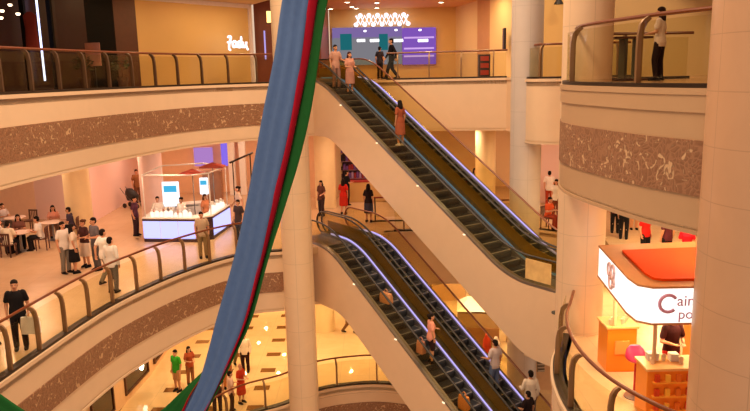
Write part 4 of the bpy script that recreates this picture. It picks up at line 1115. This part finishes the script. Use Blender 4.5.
def person(label, loc, face, pose='stand', fem=False, h=1.70, top=WHT, sleeve='short', low=BLK, lowk='trousers', hair='short', hairc=(30, 22, 20), shoes=BLK, group=None):
    """face: plan direction the person looks towards, in degrees (0 = towards the camera, 90 = to the right)"""
    me = cached(('body', pose, fem), lambda: body_mesh(pose, fem))
    o = bpy.data.objects.new('person', me); COL.objects.link(o)
    o.location = loc; o.rotation_euler = (0, 0, math.radians(face)); s = h/1.715; o.scale = (s, s, s)
    tag(o, label, 'person', group)
    put_child('shirt', cached(('shirt', sleeve, pose, fem), lambda: cloth_mesh('shirt_'+sleeve, pose, fem)), cl(top), o)
    put_child(lowk, cached((lowk, pose, fem), lambda: cloth_mesh(lowk, pose, fem)), cl(low), o)
    for sd in (-1, 1): put_child('shoe', cached(('shoe', pose, fem, sd), lambda: shoe_mesh(pose, fem, sd)), cl(shoes), o)
    if hair: put_child('hair', cached(('hair', hair, pose), lambda: cloth_mesh('hair_'+hair, pose, fem)), cl(hairc), o)
    return o
def G(px, py, z): return onz(px, py, z)
def bag(loc, c, label, s=(.34, .14, .36), rz=0.0, cat='bag'):
    t = empty('carrier_bag', loc, rz, label, cat)
    b = BM(); loft(b, [(0, 0, 0, s[0]/2, s[1]/2), (0, 0, s[2]*.6, s[0]/2*1.04, s[1]/2*.9), (0, 0, s[2], s[0]/2, s[1]/2*.5)], seg=20, pw=6); fin('bag_body', b, cl(c), t, smooth=40)
    for sy in (-1, 1):
        b = BM(); tube(b, [(-.08, sy*.02, s[2]-.01), (-.07, sy*.015, s[2]+.08), (0, 0, s[2]+.14), (.07, sy*.015, s[2]+.08), (.08, sy*.02, s[2]-.01)], .008, 6); fin('handle', b, cl(c), t)
def mid(x, lane, which, dv=0.0):
    ut, v0, z0 = ((-24.50, 15.40, L3), (-20.9, 13.30, L2))[which]
    # feet on the flat of the step under x
    k = math.floor((x+.5)/.4); xs_ = -.5+k*.4
    p = uv(ut+x, v0+.68+1.37*lane+dv, z0+prof(xs_+.2, .55)+.014); return p
DOWN = math.degrees(math.atan2(U.x, -U.y))      # facing down the escalators
# -- middle floor, left
p = G(22, 349, L2); person('man in black tee carrying a white bag behind the middle left railing', p, 20, 'stand', h=1.72, top=BLK, low=BLK)
bag(p+Vector((.34, -.12, .44)), WHT, 'white carrier bag held by the man in black behind the middle left railing', (.42, .16, .40))
person('person in maroon at the left edge, beside the man in black', G(-7, 345, L2), 60, 'stand', fem=True, top=(96, 40, 36), low=(80, 40, 36), hair='long')
person('man in white shirt and grey trousers seen from behind at the middle left railing', G(121, 294, L2)+Vector((-.27, .2, 0)), 165, 'stand', h=1.70, top=WHT, sleeve='long', low=GREY)
person('man in white shirt walking behind his companion at the railing, left one of the two', G(109, 284, L2)+Vector((-.1, .1, 0)), 150, 'walk', h=1.74, top=(236, 232, 224), low=(120, 108, 92))
person('man in white tee and grey trousers, leftmost of the standing group by the yellowish column', G(67, 273, L2), 60, 'stand', h=1.74, top=WHT, low=(132, 126, 116))
person('woman with long black hair and black skirt in the standing group', G(76, 273, L2), 120, 'stand', fem=True, h=1.66, top=(236, 220, 200), low=BLK, lowk='skirt', hair='long')
person('woman in dark top and white skirt at the back of the standing group', G(87, 267, L2), -30, 'carry', fem=True, h=1.66, top=(74, 44, 44), low=(230, 214, 200), lowk='skirt', hair='bun', hairc=(90, 54, 36))
person('tall man in grey shirt, rightmost of the standing group', G(98, 270, L2), -40, 'carry', h=1.80, top=(110, 106, 112), low=(86, 84, 88))
cafe = [(-14.1, 25.45, 95, WHT, NAVY, False, 'diner in white at the near cafe table, seated closest to the left edge'),
        (-13.45, 24.95, 175, (238, 226, 200), BLK, False, 'diner in cream shirt and dark trousers seated at the front of the near cafe table'),
        (-13.75, 26.4, 30, (120, 80, 70), BLK, True, 'long haired diner in brown seated behind the near cafe table'),
        (-12.65, 25.85, -80, (240, 236, 230), BLK, False, 'diner in white shirt leaning in, rightmost at the near cafe table'),
        (-13.2, 28.2, 20, (214, 150, 130), (150, 110, 96), True, 'diner in salmon seated at the table near the yellowish column'),
        (-12.2, 27.6, -80, (70, 60, 80), BLK, False, 'dark dressed diner half hidden by the yellowish column'),
        (-15.7, 28.9, 60, (200, 190, 190), GREY, False, 'diner in pale grey at the rear cafe table by the salmon wall')]
CN = ['diner in white closest to the left edge', 'diner in cream at the front of the near table', 'long haired diner in brown', 'diner in white leaning in at the near table', 'diner in salmon', 'dark dressed diner by the yellowish column', 'diner in pale grey at the rear table']
for (x, y, f, tp, lw, fem, lb), cn in zip(cafe, CN):
    person(lb, (x, y, 6.0), f, 'sit', fem=fem, h=1.70, top=tp, low=lw, hair='long' if fem else 'short')
    d = Vector((math.sin(math.radians(f)), -math.cos(math.radians(f)), 0))
    cafe_chair(x-d.x*.02, y-d.y*.02, math.radians(f), 'dark wooden cafe chair under the '+cn)
cafe_chair(-14.7, 29.3, math.radians(-10), 'empty dark wooden cafe chair behind the rear cafe table')
person('man in beige top and trousers standing right at the railing before the perfume kiosk', G(208, 260, L2)+Vector((-.22, .32, 0)), 20, 'stand', h=1.66, top=(190, 164, 138), low=(150, 126, 96))
person('woman in pale top and dark trousers with a bag walking past the perfume kiosk', G(238, 228, L2)+Vector((0, .4, 0)), -70, 'walk', fem=True, h=1.72, top=(236, 210, 188), low=(56, 36, 40), hair='bun')
person('person in dark clothes partly behind the striped drape, near the walking woman', G(240, 240, L2), -30, 'stand', h=1.60, top=(60, 50, 56), low=DJ)
person('attendant in white behind the left end of the perfume kiosk counter', (-8.75, 27.75, 6), 10, 'carry', h=1.62, top=WHT, low=BLK)
person('attendant with dark hair in white behind the middle of the perfume kiosk counter', (-7.75, 27.55, 6), -20, 'hold', fem=True, h=1.60, top=(246, 236, 226), low=BLK, hair='bun')
person('brown haired attendant by the red canopy of the perfume kiosk', (-6.95, 28.2, 6), 60, 'stand', fem=True, h=1.6, top=(206, 130, 90), low=BLK, hair='long', hairc=(80, 44, 24))
person('shopper in dull plum standing left of the perfume kiosk counter', (-9.75, 27.9, 6), 80, 'stand', fem=True, h=1.62, top=(92, 54, 74), low=(60, 40, 48))
person('distant person in brown standing by the pink side wall beyond the stroller', (-12.2, 35.6, 6), 40, 'stand', h=1.72, top=(150, 96, 60), low=(110, 70, 50))
# -- middle floor, centre
person('woman in dark clothes stepping onto the lower escalators beside the cream column', G(322, 216, L2), -30, 'hold', fem=True, h=1.62, top=(96, 60, 52), low=(60, 46, 50), hair='long')
person('person in bright red at the head of the lower escalators', G(344, 214, L2), 170, 'stand', fem=True, h=1.62, top=(206, 44, 30), low=(196, 50, 34), lowk='skirt', hair='long')
person('woman in black top and wide dark skirt heading away from the lower escalators', G(369, 222, L2), 160, 'stand', fem=True, h=1.66, top=(36, 26, 30), low=(60, 62, 84), lowk='skirt', hair='long')
person('shopper in black browsing by the purple shop shelves', (-1.35, 33.6, 6), 120, 'carry', h=1.7, top=BLK, low=BLK)
person('shopper in dark plum bending at the amber shop counter', (.85, 33.8, 6), 200, 'hold', h=1.66, top=(70, 34, 44), low=BLK)
person('shopper in pinkish white at the right end of the amber shop counter', (1.6, 33.4, 6), 230, 'stand', fem=True, h=1.64, top=(226, 170, 160), low=(120, 60, 60), hair='long')
for (px, py, lb, tp, fem) in ((445, 178, 'shopper in red seen over the far upper escalator handrail', (206, 60, 60), True), (459, 186, 'dark haired shopper in grey seen through the far upper escalator glass', (110, 90, 110), False), (483, 214, 'shopper in bright green seen by the lit column through the escalator glass', (70, 140, 50), True)):
    yy = {445: 35.5, 459: 33.5, 483: 33.4}[px]; p = ony(px-(8 if px == 483 else 0), 150, yy); person(lb, (p.x, yy, 6), 30, 'stand', fem=fem, top=tp, low=BLK, hair='long' if fem else 'short')
for (px, py, yy, lb, tp, lw, fem, f) in ((546, 0, 35.5, 'shopper in white farthest back in the gap right of the grey column', WHT, (150, 90, 70), False, 20), (549, 0, 32.0, 'dark haired shopper in white in the gap right of the grey column, middle of three', (240, 230, 222), (170, 60, 40), False, 160),
                                         (556, 0, 29.5, 'shopper in loose white shirt in the gap right of the grey column, nearest of three', (246, 240, 232), (120, 60, 40), True, -40), (548, 0, 27.6, 'seated looking shopper in orange red low in the gap right of the grey column', (214, 90, 50), (150, 60, 40), False, 40)):
    p = ony(px, 200, yy); person(lb, (p.x, yy, 6), f, 'sit' if 'seated' in lb else 'stand', fem=fem, top=tp, low=lw, h=1.68, hair='long' if fem else 'short')
    if 'seated' in lb: cafe_chair(p.x, yy, math.radians(f), 'wooden cafe chair under the shopper in orange red')
# -- middle floor, right, beyond the orange kiosk
for (px, yy, lb, tp, lw, fem, f) in ((598, 25.0, 'shopper in pale clothes just left of the dark pair beyond the orange kiosk', (226, 180, 150), (206, 150, 120), True, 10), (615, 26.5, 'left one of the dark dressed pair beyond the orange kiosk', (120, 60, 60), BLK, False, 170), (624, 25.5, 'right one of the dark dressed pair beyond the orange kiosk', BLK, BLK, False, 150),
                                     (634, 27.0, 'shopper in peach between the dark pair and the person in red', (236, 170, 130), (220, 160, 120), True, -10), (646, 22.6, 'person in red top with black hair above the kiosk roof', (206, 36, 32), BLK, True, 20), (668, 22.0, 'person with black hair and plum clothes above the kiosk roof', (90, 40, 50), BLK, False, 200),
                                     (688, 20.6, 'person in crimson top nearest the big right column above the kiosk roof', (214, 30, 48), (226, 160, 150), True, -20)):
    p = ony(px, 225, yy); person(lb, (p.x, yy, 6), f, 'stand', fem=fem, top=tp, low=lw, h=1.68, hair='long' if fem else 'short')
person('kiosk vendor in dark top and red apron inside the orange kiosk', (5.75, 12.95, 6), 10, 'carry', h=1.62, top=(60, 26, 30), low=(190, 40, 40))
# -- upper floor
p = ony(392, 79, 31.2); person('man in black walking along the upper floor before the store front', (p.x, 31.2, 12), -80, 'walk', h=1.76, top=(24, 20, 24), sleeve='long', low=BLK)
person('woman in white top and dark trousers leaning at the corner balcony railing', (6.6, 16.4, 12), -130, 'hold', fem=True, h=1.64, top=(226, 206, 190), low=(40, 26, 28), hair='long', hairc=(46, 28, 22))
for (px, yy, lb, tp) in ((380, 39.0, 'dark shopper standing at the purple lit store front', (50, 46, 60)),):
    p = ony(px, 70, yy); person(lb, (p.x, yy, 12), 150, 'stand', top=tp, low=BLK)
# -- upper escalators
person('left one of the couple in pale pink riding down the upper escalator', mid(.6, 0, 0, -.2), DOWN, 'hold', h=1.72, top=(206, 158, 140), low=(150, 116, 108))
person('right one of the couple in pale pink riding down, with dark brown hair', mid(1.0, 0, 0, .2), DOWN, 'carry', fem=True, h=1.66, top=(206, 150, 134), low=(180, 130, 116), lowk='skirt', hair='long', hairc=(60, 28, 20))
person('woman in rust orange dress riding the upper escalator', mid(4.3, 0, 0, .1), DOWN+180, 'stand', fem=True, h=1.66, top=(158, 84, 58), low=(160, 90, 64), lowk='skirt', hair='long', shoes=WHT)
# -- lower escalators
q = mid(5.0, 0, 1, -.12); person('woman in pink tee and dark shorts with an arm out on the lower escalator', q, DOWN+70, 'hold', fem=True, h=1.64, top=(232, 160, 140), low=(50, 30, 34), lowk='shorts', hair='bun')
bag(mid(4.6, 0, 1, -.2), (222, 160, 140), 'pale pink bag standing on the step behind the woman in dark shorts', (.3, .2, .4), math.radians(-50))
bag(mid(6.6, 0, 1, -.22), (226, 150, 84), 'amber bag on a lower step of the nearer lower escalator', (.36, .22, .42), math.radians(-50))
bag(mid(2.6, 0, 1, -.05), (206, 150, 110), 'bag shaped tan step reflection on an upper step of the nearer lower escalator', (.5, .26, .34), math.radians(-50))  # block added where the steps reflect beige
person('man in pale shirt and blue jeans riding the far lower escalator', mid(6.35, 1, 1), DOWN+180, 'hold', h=1.72, top=(206, 190, 190), low=(110, 130, 180))
person('boy in black at the bottom right of the far lower escalator', mid(7.9, 1, 1, -.2), DOWN+180, 'hold', h=1.55, top=(38, 26, 28), low=(90, 50, 46))
person('man in white shirt reaching for the rail, lowest on the far lower escalator', mid(7.6, 1, 1, .25), DOWN+150, 'hold', h=1.74, top=(236, 222, 204), sleeve='long', low=GREY)
# -- ground floor
person('man in bright green tee standing on the ground floor left of the drape', G(178, 391, L1), -30, 'stand', h=1.74, top=(60, 170, 50), low=(196, 150, 110), lowk='shorts')
person('person in rusty brown beside the man in green, next to the drape', G(191, 384, L1), 40, 'carry', fem=True, h=1.62, top=(170, 80, 50), low=(140, 90, 60), hair='long')
person('man in white shirt and dark trousers walking right of the drape on the ground floor', G(246, 372, L1), 0, 'stand', h=1.74, top=(240, 226, 206), sleeve='long', low=(52, 26, 30))
person('person in olive half hidden behind the man in white shirt', G(239, 367, L1), 30, 'walk', h=1.70, top=(170, 140, 90), low=(120, 100, 60))
person('woman in loose red dress by the ground floor railing', G(242, 403, L1), 60, 'carry', fem=True, h=1.60, top=(200, 60, 36), low=(206, 66, 40), lowk='skirt', hair=None)
person('person in pinkish white leaning by the ground floor railing left of the red dress', G(232, 412, L1), 120, 'hold', h=1.62, top=(240, 196, 170), low=(80, 50, 40))
person('dark dressed person at the drape edge by the ground floor railing', G(218, 414, L1), 20, 'stand', h=1.74, top=(70, 44, 40), low=(60, 40, 40))
person('person in orange between the drape and the walking man on the ground floor', G(228, 388, L1), 10, 'stand', fem=True, h=1.62, top=(214, 120, 60), low=(200, 130, 80), hair='long')
person('person in black striding behind the lower escalator on the ground floor', G(349, 333, L1), 60, 'walk', h=1.74, top=(56, 36, 30), low=(110, 76, 46))

# ------------------------------------------------------------------ striped drape
FB = fabric_mat('drape blue', (84, 114, 168)); FR = fabric_mat('drape red', (176, 22, 48)); FG = fabric_mat('drape green', (28, 92, 42))
def ribbon(root, rows, names_mats, th=.012, ripple=.05, nsub=8):
    """rows: list of (left point, right point, ...) edge points across the cloth from blue to green, in space"""
    n = len(rows[0]); cols = [smooth_path([r[k] for r in rows], nsub) for k in range(n)]
    for k, (nm, mat) in enumerate(names_mats):
        bm = BM(); A, B = cols[k], cols[k+1]; m = 10 if k == 0 else 4
        front = []; back = []
        for i in range(len(A)):
            w = B[i]-A[i]; t = (A[min(i+1, len(A)-1)]-A[max(i-1, 0)]).normalized(); nn = w.cross(t).normalized()
            if nn.y > 0: nn = -nn
            fr = []; bk = []
            for j in range(m+1):
                f = j/m; off = ripple*(math.sin(f*PI*(5.2 if k == 0 else 1)+.6*math.sin(i*.21))*(.5 if k == 0 else .9))*(w.length/.5)
                q = A[i]+w*f+nn*off
                fr.append(bm.verts.new(q)); bk.append(bm.verts.new(q-nn*th))
            front.append(fr); back.append(bk)
        for L_ in (front, back):
            for a, b in zip(L_, L_[1:]):
                for j in range(m): bm.faces.new((a[j], a[j+1], b[j+1], b[j])).smooth = True
        for j in (0, m):
            for i in range(len(A)-1): bm.faces.new((front[i][j], front[i+1][j], back[i+1][j], back[i][j]))
        for i in (0, len(A)-1):
            for j in range(m): bm.faces.new((front[i][j], front[i][j+1], back[i][j+1], back[i][j]))
        fin(nm, bm, mat, root)
D = empty('drape', (0, 0, 0), 0, 'long hanging cloth drape striped blue, red and green sweeping down across the atrium', 'banner')
def rowpts(y, xs_, ds): return [ony(x, y, d) for x, d in zip(xs_, ds)]
def dd(y): return 12.0-max(0, y)*.0016
rows = []
for y, xs_ in ((-230, (322, 350, 360, 372)), (-110, (302, 330, 339, 350)), (0, (282, 309, 318, 327.5)), (55, (274, 301.5, 309.5, 319.5)), (105, (264.5, 293.8, 300.3, 311.5)), (155, (255.5, 284, 290, 300)), (200, (246.5, 273, 279, 287)), (260, (233, 260, 263.8, 268)), (316, (217.5, 246, 248.6, 252)), (350, (208.5, 233.5, 235, 237)), (380, (199, 220, 221.5, 223)), (411, (185, 205, 206, 207)), (450, (160, 182, 184, 187))):
    rows.append(rowpts(y, xs_, (dd(y), dd(y)-.12, dd(y)+.02, dd(y)-.10)))
ribbon(D, rows, (('blue_stripe', FB), ('red_stripe', FR), ('green_stripe', FG)))
rows = []
for (x, y, dx, dy) in ((203, 371, 2, 2), (184, 389, 6, 6), (160, 411, 13, 14), (128, 428, 10, 22), (85, 434, 0, 30), (50, 424, -8, 28), (25, 411, -12, 26), (0, 394, -14, 24), (-40, 366, -14, 24)):
    rows.append([ony(x, y, 11.9), ony(x+dx, y+dy, 11.75), ony(x+dx*1.15, y+dy*1.15, 11.8), ony(x+dx*2.4, y+dy*2.4, 11.9)])
ribbon(D, rows, (('green_fold', FG), ('red_fold', FR), ('blue_fold', FB)), ripple=.02)

# ------------------------------------------------------------------ lamps
def lamp(loc, power, size, col=(255, 196, 130), name='ceiling_lamp', shape='DISK', rot=None, size_y=None):
    l = bpy.data.lights.new(name, 'AREA'); l.shape = shape; l.size = size
    if size_y: l.size_y = size_y
    l.energy = power; l.color = lin(col)[:3]
    o = bpy.data.objects.new(name, l); COL.objects.link(o); o.location = loc
    if rot: o.rotation_euler = rot
    return o
WARM = (255, 214, 168); GOLD = (255, 216, 156); PEACH = (255, 208, 174)
# ground floor ceiling (recessed rows)
for x, y in ((-8, 25.5), (-5.2, 27), (-8, 29), (-5.2, 30.5), (-2, 28.5), (-7.3, 36), (-5.5, 36), (-7.3, 40.5), (-7.2, 43), (-5.5, 38.5), (0.5, 31), (3.5, 34), (6, 31.5), (4.5, 38), (-1.5, 36), (8, 28), (2.5, 30), (4.5, 29), (5.5, 35)):
    lamp((x, y, 3.72), P_L1, .15, GOLD)
# middle floor ceiling
for x, y in ((-10, 17), (-10, 21), (-9.2, 24.2), (-13.5, 24), (-14, 28), (-11, 30), (-8, 26), (-7.5, 31), (-11, 34.5), (-6, 35.5), (-5, 28.5), (-1, 31), (1, 34.5), (4, 31), (8, 30), (12, 28), (8, 34)):
    lamp((x, y, 9.76), P_L2, .5, PEACH)
for x, y in ((6.6, 17.6), (9.0, 17.0), (9.5, 20), (5.6, 19.6), (9, 12), (10, 24)):
    lamp((x, y, 9.76), P_L2R, .4, GOLD)
for x, y in ((6.2, 12.6), (6.5, 14.2)):  # extra lights added to brighten the kiosk roof
    lamp((x, y, 9.76), 26, .5, GOLD)
for x, y in ((4.95, 12.9), (6.0, 12.75), (5.4, 13.6)):
    lamp((x, y, 7.88), 22, .12, GOLD, 'canopy_fill')  # fill light added for the kiosk interior
# upper floor ceilings
for x, y in ((-.3, 33.5), (2.5, 33.5), (-.3, 37), (2.5, 37), (5, 33)):
    lamp((x, y, 15.74), P_L3, .4, GOLD)
for x, y in ((-7.9, 26.2), (-6.2, 28.8), (-5.0, 30.4)):
    lamp((x, y, 15.42), P_L3A, .4, GOLD)
lamp((9.5, 16, 15.85), P_L3*.5, .6, WARM); lamp((8.2, 28.5, 17), P_L3*.9, .6, GOLD)
# fill lights added high above the frame
for x, y in ((-5, 7), (-3.5, 13), (-3.0, 19), (0, 24)):
    lamp((x, y, 24), P_AT, 3.0, WARM, 'atrium_fill')
# daylight-free interior: soft warm light coming from the other galleries all round
w = bpy.data.worlds.new('galleries'); S.world = w; w.use_nodes = True
bg = w.node_tree.nodes['Background']; bg.inputs[0].default_value = lin((255, 218, 186)); bg.inputs[1].default_value = P_W

# ------------------------------------------------------------------ camera
cam = bpy.data.cameras.new('Camera'); cam.sensor_fit = 'HORIZONTAL'; cam.sensor_width = 36; cam.lens = F/750*36
cam.clip_start = .05; cam.clip_end = 300
co = bpy.data.objects.new('Camera', cam); COL.objects.link(co)
co.matrix_world = Matrix.Translation(EYE) @ Matrix((rt, up, -fw)).transposed().to_4x4()
S.camera = co
S.view_settings.view_transform = 'Standard'; S.view_settings.look = 'None'; S.view_settings.gamma = 1.0
S.view_settings.use_curve_mapping = False; S.view_settings.exposure = EXPO
S.cycles.max_bounces = 8; S.cycles.transparent_max_bounces = 24; S.cycles.diffuse_bounces = 4; S.cycles.glossy_bounces = 4
S.cycles.caustics_reflective = False; S.cycles.caustics_refractive = False
S.cycles.sample_clamp_indirect = 4.0
